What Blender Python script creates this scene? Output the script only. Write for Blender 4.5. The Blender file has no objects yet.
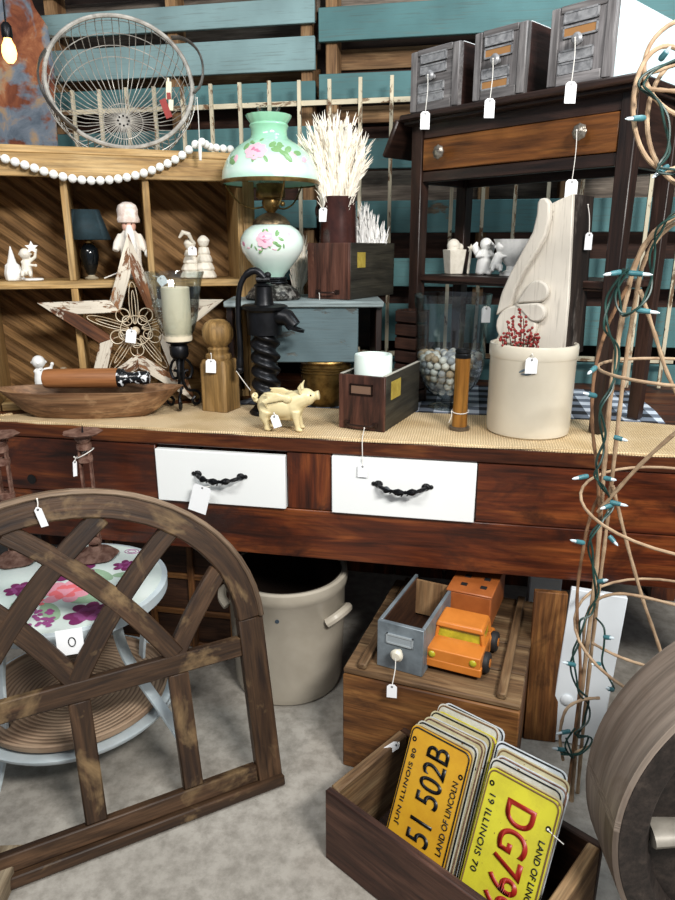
import bpy, bmesh, random
from math import *
from mathutils import Vector as V, Matrix, Euler, noise
RN = random.Random(11)
PI = pi
SC = bpy.context.scene
COL = SC.collection
# ------------------------------------------------------------ camera (eye 1.28 m, turned 11 deg left, 16.7 deg down)
EYE = V((0, 0, 1.28)); PITCH = radians(16.7); YAW = radians(11); FPX = 675.0
FW = V((-sin(YAW)*cos(PITCH), cos(YAW)*cos(PITCH), -sin(PITCH)))
RT = V((cos(YAW), sin(YAW), 0)); UP = RT.cross(FW)
def ray(px, py): return FW + RT*((px-337.5)/FPX) + UP*((450-py)/FPX)
def onz(px, py, z):
    r = ray(px, py); return EYE + r*((z-EYE.z)/r.z)
def ony(px, py, y):
    r = ray(px, py); return EYE + r*(y/r.y)
def onp(px, py, p, n):
    r = ray(px, py); n = V(n); return EYE + r*((V(p)-EYE).dot(n)/r.dot(n))
def depth(p): return (V(p)-EYE).dot(FW)
cam_d = bpy.data.cameras.new('camera'); cam = bpy.data.objects.new('camera', cam_d); COL.objects.link(cam)
cam_d.sensor_fit = 'VERTICAL'; cam_d.sensor_height = 36; cam_d.lens = 27.0; cam_d.clip_start = .02
cam.location = EYE; cam.rotation_euler = (radians(90)-PITCH, 0, YAW); SC.camera = cam
# ------------------------------------------------------------ mesh builder
def rotm(r):
    if r is None: return Matrix.Identity(3)
    if isinstance(r, Matrix): return r.to_3x3()
    return Euler(r).to_matrix()
class MB:
    def __init__(s):
        s.bm = bmesh.new(); s.g = s.bm.verts.layers.float_vector.new('gco')
    def off(s): return V((RN.uniform(-9, 9), RN.uniform(-9, 9), RN.uniform(-9, 9)))
    def box(s, c, size, rot=None, mi=0, grain=None, taper=(1, 1), M=None):
        R_ = rotm(rot); c = V(c); o = s.off(); sz = V(size)
        if grain is None: grain = max(range(3), key=lambda i: sz[i])
        ax = [grain]+[i for i in range(3) if i != grain]
        vs = []
        for z in (-.5, .5):
            for y in (-.5, .5):
                for x in (-.5, .5):
                    l = V((x*sz.x, y*sz.y, z*sz.z))
                    g = V((l[ax[0]], l[ax[1]], l[ax[2]]))+o
                    if z > 0: l = V((l.x*taper[0], l.y*taper[1], l.z))
                    p = c+R_ @ l
                    if M is not None: p = M @ p
                    v = s.bm.verts.new(p); v[s.g] = g; vs.append(v)
        for f in ((0, 2, 3, 1), (4, 5, 7, 6), (0, 1, 5, 4), (2, 6, 7, 3), (0, 4, 6, 2), (1, 3, 7, 5)):
            s.bm.faces.new([vs[i] for i in f]).material_index = mi
        return s
    def beam(s, a, b, w, t, up=(0, 0, 1), mi=0, ext=0):
        a = V(a); b = V(b); d = b-a; L = d.length; x = d.normalized(); u = V(up)
        y = u.cross(x)
        if y.length < 1e-4: y = V((0, 1, 0)).cross(x)
        y.normalize(); z = x.cross(y)
        return s.box((a+b)/2, (L+2*ext, w, t), Matrix((x, y, z)).transposed(), mi, 0)
    def tube(s, pts, r, n=8, closed=False, mi=0, flat=1.0, ref=None):
        pts = [V(p) for p in pts]; m = len(pts); rs = r if isinstance(r, (list, tuple)) else [r]*m
        o = s.off(); rings = []; acc = 0; N = None
        for i, p in enumerate(pts):
            if closed: t = pts[(i+1) % m]-pts[i-1]
            else: t = pts[min(i+1, m-1)]-pts[max(i-1, 0)]
            if t.length < 1e-9: t = V((0, 0, 1))
            t.normalize()
            if N is None:
                N = V(ref) if ref is not None else (V((0, 0, 1)) if abs(t.z) < .9 else V((1, 0, 0)))
            N = N-t*N.dot(t)
            if N.length < 1e-6: N = t.orthogonal()
            N.normalize(); B = t.cross(N)
            if i: acc += (p-pts[i-1]).length
            ring = []
            for k in range(n):
                a = 2*PI*k/n
                v = s.bm.verts.new(p+(N*cos(a)+B*sin(a)*flat)*rs[i]); v[s.g] = V((acc, cos(a)*rs[i], sin(a)*rs[i]))+o; ring.append(v)
            rings.append(ring)
        for i in range(m if closed else m-1):
            A, B_ = rings[i], rings[(i+1) % m]
            for k in range(n):
                f = s.bm.faces.new((A[k], A[(k+1) % n], B_[(k+1) % n], B_[k])); f.material_index = mi
        if not closed:
            s.bm.faces.new(rings[0][::-1]).material_index = mi; s.bm.faces.new(rings[-1]).material_index = mi
        return s
    def lathe(s, prof, n=32, c=(0, 0, 0), M=None, mi=0, f=None, closed=False):
        o = s.off(); c = V(c); rings = []
        for i, (r, z) in enumerate(prof):
            ring = []
            if r < 1e-6:
                p = V((0, 0, z)); 
                if M is not None: p = M @ p
                v = s.bm.verts.new(p+c); v[s.g] = V((z, 0, 0))+o; ring = [v]
            else:
                for k in range(n):
                    a = 2*PI*k/n; rr = r*(f(a, i, z) if f else 1)
                    p = V((cos(a)*rr, sin(a)*rr, z))
                    if M is not None: p = M @ p
                    v = s.bm.verts.new(p+c); v[s.g] = V((z, cos(a)*rr, sin(a)*rr))+o; ring.append(v)
            rings.append(ring)
        prs = list(zip(rings, rings[1:]))
        if closed: prs.append((rings[-1], rings[0]))
        for A, B in prs:
            for k in range(n):
                k2 = (k+1) % n
                if len(A) == 1 and len(B) == 1: continue
                if len(A) == 1: q = (A[0], B[k], B[k2])
                elif len(B) == 1: q = (A[k], A[k2], B[0])
                else: q = (A[k], A[k2], B[k2], B[k])
                s.bm.faces.new(q).material_index = mi
        return s
    def ball(s, c, r, n=16, m=10, rot=None, mi=0):
        r = (r, r, r) if not isinstance(r, (tuple, list)) else r
        M = Matrix.Translation(V(c)) @ rotm(rot).to_4x4() @ Matrix.Diagonal((r[0], r[1], r[2], 1))
        return s.lathe([(0 if i in (0, m) else sin(PI*i/m), -cos(PI*i/m)) for i in range(m+1)], n, M=M, mi=mi)
    def prism(s, poly, t, M=None, mi=0, y0=None):
        # poly in the xz plane, thickness t along y (centred unless y0 given)
        o = s.off(); ya = -t/2 if y0 is None else y0; yb = ya+t
        F = []
        for y in (ya, yb):
            ring = []
            for (x, z) in poly:
                p = V((x, y, z)); g = V((x, z, y))+o
                if M is not None: p = M @ p
                v = s.bm.verts.new(p); v[s.g] = g; ring.append(v)
            F.append(ring)
        n = len(poly)
        s.bm.faces.new(F[0]).material_index = mi; s.bm.faces.new(F[1][::-1]).material_index = mi
        for k in range(n):
            s.bm.faces.new((F[0][k], F[1][k], F[1][(k+1) % n], F[0][(k+1) % n])).material_index = mi
        return s
    def quad(s, ps, mi=0):
        o = s.off(); vs = []
        for p in ps:
            v = s.bm.verts.new(V(p)); v[s.g] = V(p)+o; vs.append(v)
        s.bm.faces.new(vs).material_index = mi; return s
    def clip(s, co, no):
        g = s.bm.verts[:]+s.bm.edges[:]+s.bm.faces[:]
        r = bmesh.ops.bisect_plane(s.bm, geom=g, plane_co=V(co), plane_no=V(no), clear_outer=True)
        e = [x for x in r['geom_cut'] if isinstance(x, bmesh.types.BMEdge)]
        if e: bmesh.ops.holes_fill(s.bm, edges=e)
    def grow(s, f):
        for v in s.bm.verts: v.co = f(v.co)
        return s
    def build(s, name, mats, parent=None, bevel=0, sharp=38, remesh=0, smooth=0, loc=None, seg=1, solid=0):
        bmesh.ops.recalc_face_normals(s.bm, faces=s.bm.faces[:])
        me = bpy.data.meshes.new(name); s.bm.to_mesh(me); s.bm.free()
        for m in (mats if isinstance(mats, (list, tuple)) else [mats]): me.materials.append(m)
        me.polygons.foreach_set('use_smooth', [True]*len(me.polygons))
        if not remesh: me.set_sharp_from_angle(angle=radians(sharp))
        ob = bpy.data.objects.new(name, me); COL.objects.link(ob)
        if parent: ob.parent = parent
        if loc is not None: ob.location = loc
        if solid:
            m = ob.modifiers.new('solid', 'SOLIDIFY'); m.thickness = solid; m.offset = 0
        if remesh:
            m = ob.modifiers.new('remesh', 'REMESH'); m.mode = 'VOXEL'; m.voxel_size = remesh; m.use_smooth_shade = True
            m = ob.modifiers.new('smooth', 'SMOOTH'); m.factor = .5; m.iterations = smooth or 4
        if bevel:
            m = ob.modifiers.new('bevel', 'BEVEL'); m.width = bevel; m.segments = seg; m.limit_method = 'ANGLE'; m.angle_limit = radians(40)
        return ob
def thing(name, label, cat, loc=(0, 0, 0), rotz=0, group=None, rot=None):
    o = bpy.data.objects.new(name, None); COL.objects.link(o); o.empty_display_size = .05
    o.location = V(loc); o.rotation_euler = rot if rot else (0, 0, rotz)
    return tag(o, label, cat, group)
def tag(o, label, cat, group=None):
    o['label'] = label; o['category'] = cat
    if group: o['group'] = group
    return o
def struct(o): o['kind'] = 'structure'; return o
def spline(pts, k=6, closed=False):
    pts = [V(p) for p in pts]; n = len(pts); out = []
    for i in range(n if closed else n-1):
        g = (lambda j: pts[j % n]) if closed else (lambda j: pts[max(0, min(n-1, j))])
        a, b, c, d = g(i-1), g(i), g(i+1), g(i+2)
        for t in range(k):
            u = t/k
            out.append(.5*((2*b)+(c-a)*u+(2*a-5*b+4*c-d)*u*u+(3*b-a-3*c+d)*u**3))
    if not closed: out.append(pts[-1])
    return out
# ------------------------------------------------------------ materials
def lin(h):
    h = h.lstrip('#'); c = [int(h[i:i+2], 16)/255 for i in (0, 2, 4)]
    return tuple((x/12.92 if x <= .04045 else ((x+.055)/1.055)**2.4) for x in c)+(1,)
class NT:
    def __init__(s, name):
        s.m = bpy.data.materials.new(name); s.m.use_nodes = True; s.t = s.m.node_tree; s.b = s.t.nodes['Principled BSDF']
    def n(s, typ, **k):
        nd = s.t.nodes.new(typ)
        for a, v in k.items():
            if a in nd.inputs: nd.inputs[a].default_value = v
            else: setattr(nd, a, v)
        return nd
    def l(s, a, b): s.t.links.new(a, b)
    def gco(s, scale=(1, 1, 1), obj=False):
        mp = s.n('ShaderNodeMapping'); mp.inputs['Scale'].default_value = scale
        if obj:
            tc = s.n('ShaderNodeTexCoord'); s.l(tc.outputs['Object'], mp.inputs['Vector'])
        else:
            at = s.n('ShaderNodeAttribute'); at.attribute_name = 'gco'; s.l(at.outputs['Vector'], mp.inputs['Vector'])
        return mp.outputs['Vector']
    def noise(s, vec, scale, detail=4, rough=.55, dist=0):
        nd = s.n('ShaderNodeTexNoise'); nd.inputs['Scale'].default_value = scale; nd.inputs['Detail'].default_value = detail
        nd.inputs['Roughness'].default_value = rough; nd.inputs['Distortion'].default_value = dist; s.l(vec, nd.inputs['Vector']); return nd.outputs['Fac']
    def ramp(s, fac, stops, interp='LINEAR'):
        r = s.n('ShaderNodeValToRGB'); e = r.color_ramp.elements; r.color_ramp.interpolation = interp
        while len(e) < len(stops): e.new(.5)
        for el, (p, c) in zip(e, stops): el.position = p; el.color = c if isinstance(c, tuple) else lin(c)
        s.l(fac, r.inputs['Fac']); return r.outputs['Color']
    def mix(s, fac, a, b, bt='MIX'):
        m = s.n('ShaderNodeMix', data_type='RGBA', blend_type=bt)
        for x, sk in ((fac, m.inputs[0]), (a, m.inputs[6]), (b, m.inputs[7])):
            if isinstance(x, (float, int)): sk.default_value = x
            elif isinstance(x, (tuple, str)): sk.default_value = lin(x) if isinstance(x, str) else x
            else: s.l(x, sk)
        return m.outputs[2]
    def math(s, op, a, b=0.0):
        m = s.n('ShaderNodeMath', operation=op)
        for i, x in enumerate((a, b)):
            if isinstance(x, (float, int)): m.inputs[i].default_value = x
            else: s.l(x, m.inputs[i])
        return m.outputs[0]
    def bump(s, h, st=.3, d=.002):
        b = s.n('ShaderNodeBump'); b.inputs['Strength'].default_value = st; b.inputs['Distance'].default_value = d
        s.l(h, b.inputs['Height']); s.l(b.outputs['Normal'], s.b.inputs['Normal'])
    def out(s, col=None, rough=None, metal=None, spec=None):
        for k, v in (('Base Color', col), ('Roughness', rough), ('Metallic', metal), ('Specular IOR Level', spec)):
            if v is None: continue
            if isinstance(v, (float, int)): s.b.inputs[k].default_value = v
            elif isinstance(v, (str, tuple)): s.b.inputs[k].default_value = lin(v) if isinstance(v, str) else v
            else: s.l(v, s.b.inputs[k])
        return s.m
def wood(name, c, rough=.6, sc=1.0, paint=None, pam=.5, psc=14, bump=.4, spec=.35, blotch=None, bam=.5):
    t = NT(name); v = t.gco((1.2*sc, 9*sc, 9*sc)); n1 = t.noise(v, 3.2, 6, .6, .8)
    v2 = t.gco((4*sc, 90*sc, 90*sc)); n2 = t.noise(v2, 2.0, 4, .6)
    base = t.ramp(n1, [(.3, c[0]), (.5, c[1]), (.72, c[2])])
    col = t.mix(.55, base, t.ramp(n2, [(.3, '#4a4a4a'), (.6, '#ffffff')]), 'MULTIPLY')
    # a slow tone shift gives every board its own shade
    n3 = t.noise(t.gco((.15, .15, .15)), 1.7, 1)
    col = t.mix(.5, col, t.ramp(n3, [(.3, '#8a8580'), (.7, '#ffffff')]), 'MULTIPLY')
    if blotch:
        nb = t.noise(t.gco((3, 5, 5)), 2.2, 5, .65, .4); col = t.mix(t.ramp(nb, [(bam-.05, '#000000'), (bam+.12, '#ffffff')]), col, blotch)
    h = n2
    if paint:
        np_ = t.noise(t.gco((.35, 1, 1)), psc, 8, .7, .3); f = t.ramp(np_, [(pam, '#000000'), (pam+.035, '#ffffff')])
        f2 = t.mix(.25, f, t.ramp(n2, [(.35, '#000000'), (.45, '#ffffff')]), 'MULTIPLY')
        ns = t.noise(t.gco((1, 1, 1)), 5, 3); pc = t.mix(.5, paint, t.ramp(ns, [(.3, '#a8a8a8'), (.7, '#ffffff')]), 'MULTIPLY')
        col = t.mix(f2, col, pc); h = t.math('ADD', n2, f)
    t.bump(h, bump, .0015)
    return t.out(col, rough, spec=spec)
def plain(name, c, rough=.5, metal=0.0, var=None, vsc=20, bump=0, spec=.5, lo=.35, hi=.65, det=4):
    t = NT(name); col = lin(c)
    if var or bump:
        n = t.noise(t.gco((1, 1, 1)), vsc, det, .6, .3)
        if var: col = t.ramp(n, [(lo, c), (hi, var)])
        if bump: t.bump(n, bump, .002)
    return t.out(col, rough, metal, spec)
def glassm(name, tint='#ffffff', rough=0.0):
    t = NT(name); t.b.inputs['Transmission Weight'].default_value = 1.0; t.b.inputs['IOR'].default_value = 1.45
    return t.out(tint, rough)
# ------------------------------------------------------------ palette
M_pine = wood('honey pine', ('#94703f', '#bd9860', '#d8b781'), .6)
M_pineback = wood('diagonal planks', ('#8a653a', '#9f7747', '#b28955'), .7, 1.5)
M_bench = wood('stained bench wood', ('#260f08', '#642d14', '#9a5427'), .38, .7, spec=.5, blotch='#2a120b', bam=.56)
M_benchtop = wood('bench top edge', ('#2a1309', '#5b2c14', '#8a5128'), .45, .8)
M_dark = wood('dark walnut', ('#1b100c', '#33211a', '#4b332a'), .4, spec=.45)
M_drawerw = wood('table drawer wood', ('#4e2c13', '#774821', '#97622f'), .42, .8)
M_teal = wood('teal board', ('#4d4438', '#6e6250', '#8b7d66'), .7, 1, paint='#527b7d', pam=.33, psc=9, bump=.5)
M_teal2 = wood('pale teal board', ('#4d4438', '#6e6250', '#8b7d66'), .7, 1, paint='#84a0a2', pam=.36, psc=7, bump=.5)
M_pal = wood('pallet wood', ('#6a4a30', '#94714d', '#b7946b'), .75)
M_palgrey = wood('grey pallet wood', ('#5b5149', '#85796d', '#a89b8c'), .75)
M_paldark = wood('dark pallet wood', ('#27160f', '#3f251a', '#583828'), .75)
M_crate = wood('crate wood', ('#442814', '#7b4f29', '#a97742'), .6, blotch='#2b180d', bam=.6)
M_crated = wood('dark crate wood', ('#21130c', '#402718', '#5d3d28'), .6)
M_cratei = wood('worn crate rim', ('#4a3523', '#7a5d3f', '#a08562'), .7)
M_frame = wood('window frame wood', ('#241610', '#44301f', '#654a34'), .5, 1, blotch='#7d6647', bam=.62)
M_iron = plain('black iron', '#101113', .38, .6, var='#1d1e22', vsc=30, bump=.3)
M_brass = plain('aged brass', '#5c4626', .35, .85, var='#8f7544', vsc=30, bump=.25)
M_white = plain('white paint', '#e8ebea', .4)
M_card = plain('white card', '#eef0f2', .6)
M_string = plain('white string', '#d9d6cf', .8)
M_bisque = plain('white bisque', '#e3ddd0', .55, var='#cfc8b8', vsc=40)
M_bisque2 = plain('bright bisque', '#ebebe8', .5, var='#d8d8d5', vsc=40)
M_crock = plain('cream glaze', '#d3ccbb', .22, var='#cac2b0', vsc=6)
M_black = plain('black glaze', '#0c1013', .12)
M_shadeblk = plain('dark teal cloth', '#12262c', .8, var='#183038', vsc=60)
def _glass():
    t = NT('clear glass'); t.t.nodes.remove(t.b); o = t.t.nodes['Material Output']
    tr = t.n('ShaderNodeBsdfTransparent'); LW0 = t.n('ShaderNodeLayerWeight'); LW0.inputs[0].default_value = .5; t.l(t.ramp(LW0.outputs['Facing'], [(.0, '#fafcfc'), (.6, '#f0f5f5'), (.95, '#a3adb0')]), tr.inputs[0])
    gl = t.n('ShaderNodeBsdfGlossy'); gl.inputs['Roughness'].default_value = .03
    lw_ = t.n('ShaderNodeLayerWeight'); lw_.inputs[0].default_value = .5
    fr = t.math('ADD', t.math('MULTIPLY', t.math('POWER', lw_.outputs['Facing'], 2.6), .8), .06)
    mx = t.n('ShaderNodeMixShader'); t.l(fr, mx.inputs[0]); t.l(tr.outputs[0], mx.inputs[1]); t.l(gl.outputs[0], mx.inputs[2])
    t.l(mx.outputs[0], o.inputs[0]); return t.m
M_glass = _glass()
# ------------------------------------------------------------ room
def concrete():
    t = NT('concrete floor'); v = t.gco((1, 1, 1))
    n = t.noise(v, 2.2, 8, .65, .5); n2 = t.noise(v, 26, 6, .7); n3 = t.noise(v, 120, 3)
    c = t.ramp(n, [(.3, '#969188'), (.55, '#a39e95'), (.75, '#aea99f')])
    c = t.mix(.5, c, t.ramp(n2, [(.35, '#8f8a82'), (.6, '#ffffff')]), 'MULTIPLY')
    c = t.mix(t.ramp(n3, [(.74, '#000000'), (.78, '#ffffff')]), c, '#5f5a52')
    t.bump(t.math('ADD', n2, n3), .25, .002); return t.out(c, .6)
m = MB(); m.box((0, 1.0, -.05), (7, 5.6, .1)); struct(m.build('floor', concrete()))
m = MB(); m.box((0, 2.86, 1.5), (7, .06, 3.0)); struct(m.build('wall_back', wood('back wall boards', ('#20150f', '#33241b', '#46342a'), .8)))
# ------------------------------------------------------------ workbench
BZ = .80; BY = 1.66
bench = thing('workbench', 'long dark-stained wooden workbench with two white drawers and a deep front apron', 'workbench', (-.4, 2.1, 0))
def L(p): return V(p)-V((-.4, 2.1, 0))
X0, X1 = -2.05, .82
m = MB()
for i in range(6):
    y0 = BY+i*.155; m.box(L(((X0+X1)/2, y0+.0765, BZ-.02)), (X1-X0, .153, .04))
m.build('bench_top', M_benchtop, bench, bevel=.003)
d1 = (-.837, -.465, .597, .748); d2 = (-.338, .037, .597, .757)
m = MB(); yc = BY+.02
def ap(xa, xb, za, zb): m.box(L(((xa+xb)/2, yc, (za+zb)/2)), (xb-xa, .025, zb-za))
ap(X0, X1, .452, .595); ap(X0, d1[0]-.003, .597, .758); ap(d1[1]+.003, d2[0]-.003, .597, .758); ap(d2[1]+.003, X1, .597, .758)
m.build('front_apron', M_bench, bench, bevel=.002)
for x in (X0+.05, X1-.05):
    for y in (BY+.09, 2.52): m2 = MB(); m2.box(L((x, y, .38)), (.09, .09, .758)); m2.build('leg', M_bench, bench, bevel=.003)
m2 = MB(); m2.box(L(((X0+X1)/2, 2.555, .6)), (X1-X0-.1, .025, .3)); m2.build('rear_apron', M_bench, bench)
m2 = MB()
for i in range(12): m2.box(L((-1.75+i*.2, 2.5, .25)), (.19, .02, .5))
m2.build('back_panel', M_bench, bench, bevel=.003)
kh = MB(); kq = ony(32, 479, BY+.0065); kh.lathe([(0, -.001), (.013, -.001), (.0145, .001), (0, .001)], 20, c=L((kq.x, BY+.0065, kq.z)), M=Matrix.Rotation(PI/2, 4, 'X')); kh.build('knot_hole', plain('dark hole', '#070504', .9), bench)
M_pull = plain('black cast pull', '#0d0d10', .3, .5, bump=.5, vsc=60)
def drawer(x0, x1, z0, z1):
    w = x1-x0; h = z1-z0
    m = MB(); m.box(L(((x0+x1)/2, BY+.006, (z0+z1)/2)), (w, .02, h)); d = m.build('drawer', M_white, bench, bevel=.0025, seg=2)
    d['label'] = 'white painted drawer front'
    cx = (x0+x1)/2+.0; cz = (z0+z1)/2+.005
    m = MB(); c = L((cx, BY-.018, cz)); pts = [c+V((x, y, z)) for x, y, z in ((-.062, .012, .004), (-.055, -.004, .004), (-.035, -.014, .000), (0, -.018, -.003), (.035, -.014, .000), (.055, -.004, .004), (.062, .012, .004))]
    m.tube(spline(pts, 5), [.0055]*8+[.007+.003*sin(i*1.3) for i in range(15)]+[.0055]*8, 8)
    for s in (-1, 1): m.ball(c+V((s*.062, .012, .006)), (.012, .006, .010), 12, 6); m.ball(c+V((s*.075, .013, .006)), (.006, .004, .006), 8, 6)
    for i in range(5): m.tube([c+V((-.03+i*.015, -.010, -.016+abs(i-2)*.003)), c+V((-.018+i*.015, -.024, .004-abs(i-2)*.001))], .002, 5)
    p = m.build('pull', M_pull, d); p['label'] = 'black cast iron drawer pull'
drawer(*d1); drawer(*d2)
# ------------------------------------------------------------ pallet wall
WY = 2.60
def wz(x, y): return ony(x, y, WY).z
def pallet(label, x0, x1, rows, extra, xs):
    t = thing('wall_pallet', label, 'pallet', ((x0+x1)/2, WY, .0), 0, 'painted pallets fixed to the wall')
    q = V(((x0+x1)/2, WY, 0))
    for (za, zb, mm, dy, tl) in rows:
        m = MB(); m.box(V(((x0+x1)/2, WY+dy, (za+zb)/2))-q, (x1-x0-.006, .018, zb-za), (0, tl, 0)); m.build('plank', mm, t, bevel=.002)
    for x in xs:
        m = MB(); m.box(V((x, WY+.055, 1.42))-q, (.04, .085, 1.75)); m.build('stringer', M_pal, t, bevel=.002)
    for (za, zb, mm) in extra:
        m = MB(); m.box(V(((x0+x1)/2, WY+.108, (za+zb)/2))-q, (x1-x0-.01, .018, zb-za)); m.build('rear_plank', mm, t, bevel=.002)
xs = -.578
S = 316
rl = [(wz(S, -22), wz(S, -50), M_palgrey, .0, 0), (wz(S, 23), wz(S, -3), M_teal2, 0, 0), (wz(S, 70), wz(S, 36), M_teal2, 0, 0), (wz(S, 105), wz(S, 81), M_teal, 0, 0),
      (wz(S, 160), wz(S, 126), M_teal, 0, 0), (wz(S, 228), wz(S, 200), M_teal, 0, 0), (wz(S, 280), wz(S, 250), M_teal, 0, 0), (wz(S, 335), wz(S, 300), M_teal, 0, 0)]
el = [(wz(S, 2), wz(S, -24), M_palgrey), (wz(S, 42), wz(S, 14), M_palgrey), (wz(S, 92), wz(S, 62), M_pal), (wz(S, 132), wz(S, 97), M_paldark), (wz(S, 205), wz(S, 150), M_paldark), (wz(S, 300), wz(S, 225), M_paldark)]
pallet('left wall pallet of pale teal boards above the pine cubby', -1.66, xs-.004, rl, el, (-1.60, -1.12, -.62))
S = 370
rr = [(wz(S, 38)-.006, wz(S, 5), M_teal, 0, .0), (wz(S, 100), wz(S, 74), M_teal, 0, .006), (wz(S, 169), wz(S, 139), M_teal, 0, 0), (wz(S, 233), wz(S, 201), M_teal, 0, 0),
      (wz(S, 286), wz(S, 258), M_teal, 0, 0), (wz(S, 340), wz(S, 303), M_teal, 0, 0), (wz(S, 395), wz(S, 356), M_teal, 0, 0)]
er = [(wz(S, 4), wz(S, -40), M_palgrey), (wz(S, 62), wz(S, 40), M_pal), (wz(S, 78), wz(S, 64), M_paldark), (wz(S, 118), wz(S, 100), M_pal), (wz(S, 145), wz(S, 122), M_paldark), (wz(S, 200), wz(S, 168), M_palgrey), (wz(S, 262), wz(S, 232), M_paldark), (wz(S, 330), wz(S, 286), M_paldark)]
pallet('right wall pallet of deeper teal boards behind the dark side table', xs+.004, 1.15, rr, er, (-.53, .02, .30, 1.0))
# ------------------------------------------------------------ old iron grate in front of the pallets
M_grate = wood('flaking white iron', ('#5c4130', '#8a6a4c', '#a98f72'), .7, 1, paint='#d6cbb0', pam=.42, psc=34, bump=.5)
gr = thing('iron_grate', 'tall iron grate with flaking cream paint in front of the teal pallets', 'grate', (-.5, 2.52, .801))
zb_ = 1.758-.8; zt = 1.825-.8
m = MB(); m.box((.05, 0, zb_), (2.3, .010, .016)); m.build('crossbar', M_grate, gr)
m = MB(); m.box((.05, 0, .1), (2.3, .010, .016)); m.build('crossbar', M_grate, gr)
x = ony(300, 104, 2.52).x
for i in range(-9, 13):
    xx = x+.107*i+.5
    if abs(xx-.05) > 1.14: continue
    m = MB(); m.box((xx, -.0105, zt/2+.002+RN.uniform(0, .004)), (.012, .010, zt)); m.build('rod', M_grate, gr)
# ------------------------------------------------------------ rusty sheet and bulb at the left
def rust():
    t = NT('rusty sheet'); v = t.gco((1, 1, 1)); n = t.noise(t.gco((1, 1, .35)), 9, 8, .65, .6); n2 = t.noise(v, 3.4, 5, .6, .4)
    c = t.ramp(n, [(.28, '#3a1c12'), (.45, '#7a4128'), (.58, '#9c5f3c'), (.75, '#c49a72')])
    c = t.mix(t.ramp(n2, [(.5, '#000000'), (.54, '#ffffff')]), c, t.ramp(n, [(.3, '#4e5b68'), (.5, '#77818c'), (.62, '#a98d6c')]))
    t.bump(n, .6, .004); return t.out(c, .75, .1)
pts = [(-60, -30), (10, -30), (22, 0), (36, 20), (44, 60), (46, 100), (50, 138), (52, 175), (-60, 175)]
m = MB(); base = V((-1.75, 2.38, .8))
poly = []
for p in pts:
    q = ony(p[0], p[1], 2.38); poly.append((q.x+1.75, q.z-.8))
poly[-1] = (poly[-1][0], 0); poly[-2] = (poly[-2][0]+.02, 0)
m.prism(poly, .006)
sh = m.build('rusty_sheet', rust(), None, loc=base); sh.rotation_euler = (radians(-3), 0, 0)
tag(sh, 'rust-brown metal sheet with peeling blue-grey patches leaning behind the cubby', 'metal sheet')
def emit(name, col, st):
    t = NT(name); t.b.inputs['Emission Color'].default_value = lin(col); t.b.inputs['Emission Strength'].default_value = st; return t.out(col, .2)
p = onz(9, 50, 1.84)
bl = thing('hanging_bulb', 'lit warm filament bulb hanging on a dark cord at the left', 'light bulb', p)
m = MB(); m.lathe([(0, -.036), (.009, -.034), (.018, -.022), (.021, -.006), (.018, .012), (.011, .026), (.010, .032), (0, .032)], 20); m.build('glass_bulb', emit('glowing bulb', '#ffb566', 4.5), bl)
m = MB(); m.lathe([(0, .03), (.014, .03), (.016, .04), (.015, .062), (.008, .072), (0, .072)], 16); m.build('socket', M_iron, bl)
m = MB(); m.tube([(0, 0, .07), (0, .01, .3), (0.0, 0, .6)], .003, 6); m.build('cord', M_iron, bl)
# ------------------------------------------------------------ pine cubby
CA = radians(28); CO = V((-1.41, 1.765, BZ)); CW, CH, CD = .795, .735, .24
cub = thing('cubby_shelf', 'honey pine cubby shelf with six compartments and diagonal plank back', 'cubby shelf', CO, CA)
CM = Matrix.Translation(CO) @ Matrix.Rotation(CA, 4, 'Z')
def cpt(px, py, d=0):  # a point on the cubby's front plane, moved d metres out in front of it
    n = V((sin(CA), -cos(CA), 0)); return onp(px, py, CO+n*d, n)
def clx(px, py): return (CM.inverted() @ cpt(px, py))
c1 = clx(74, 285).x; c2 = clx(153, 285).x; zs = .385
def cb(name, c, s, mat=M_pine, bev=.002):
    m = MB(); m.box(c, s); return m.build(name, mat, cub, bevel=bev)
cb('side_panel', (.011, CD/2, CH/2), (.022, CD, CH)); cb('side_panel', (CW-.013, CD/2, CH/2), (.026, CD, CH))
cb('top_panel', (CW/2, CD/2, CH+.01), (CW+.03, CD+.01, .02))
cb('face_rail', (CW/2, -.006, CH-.032), (CW+.02, .014, .062)); cb('face_stile', (CW+.008, -.004, CH/2-.03), (.036, .016, CH-.062))
cb('bottom_panel', (CW/2, CD/2, .012), (CW-.05, CD, .024)); cb('shelf_board', (CW/2, CD/2-.002, zs-.012), (CW-.05, CD-.004, .022))
for c in (c1, c2):
    for za, zb2 in ((.024, zs-.023), (zs-.001, CH-.001)): cb('divider', (c, CD/2, (za+zb2)/2), (.02, CD-.002, zb2-za))
m = MB()
for i in range(-18, 20):
    m.box((CW/2+i*.062, CD+.006, CH/2), (.0555, .012, 1.6), (0, radians(-52), 0), grain=2)
for co, no in (((0.002, 0, 0), (-1, 0, 0)), ((CW-.002, 0, 0), (1, 0, 0)), ((0, 0, .002), (0, 0, -1)), ((0, 0, CH-.002), (0, 0, 1))): m.clip(co, no)
m.build('back_panel', M_pineback, cub, bevel=.0015)
m = MB(); m.box((CW/2, CD+.014, CH/2), (CW-.01, .004, CH-.01)); m.build('backing_sheet', M_paldark, cub)
def cub_at(px, z, d):  # point px column, height z (world), d metres behind the cubby's front plane
    n = V((sin(CA), -cos(CA), 0)); r = ray(px, 300); r = V((r.x, r.y, 0)); t = (CO-n*d-V((0, 0, 0))).xy.dot(n.xy)/r.xy.dot(n.xy)
    return V((r.x*t, r.y*t, z))
SZ = BZ+zs
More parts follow.
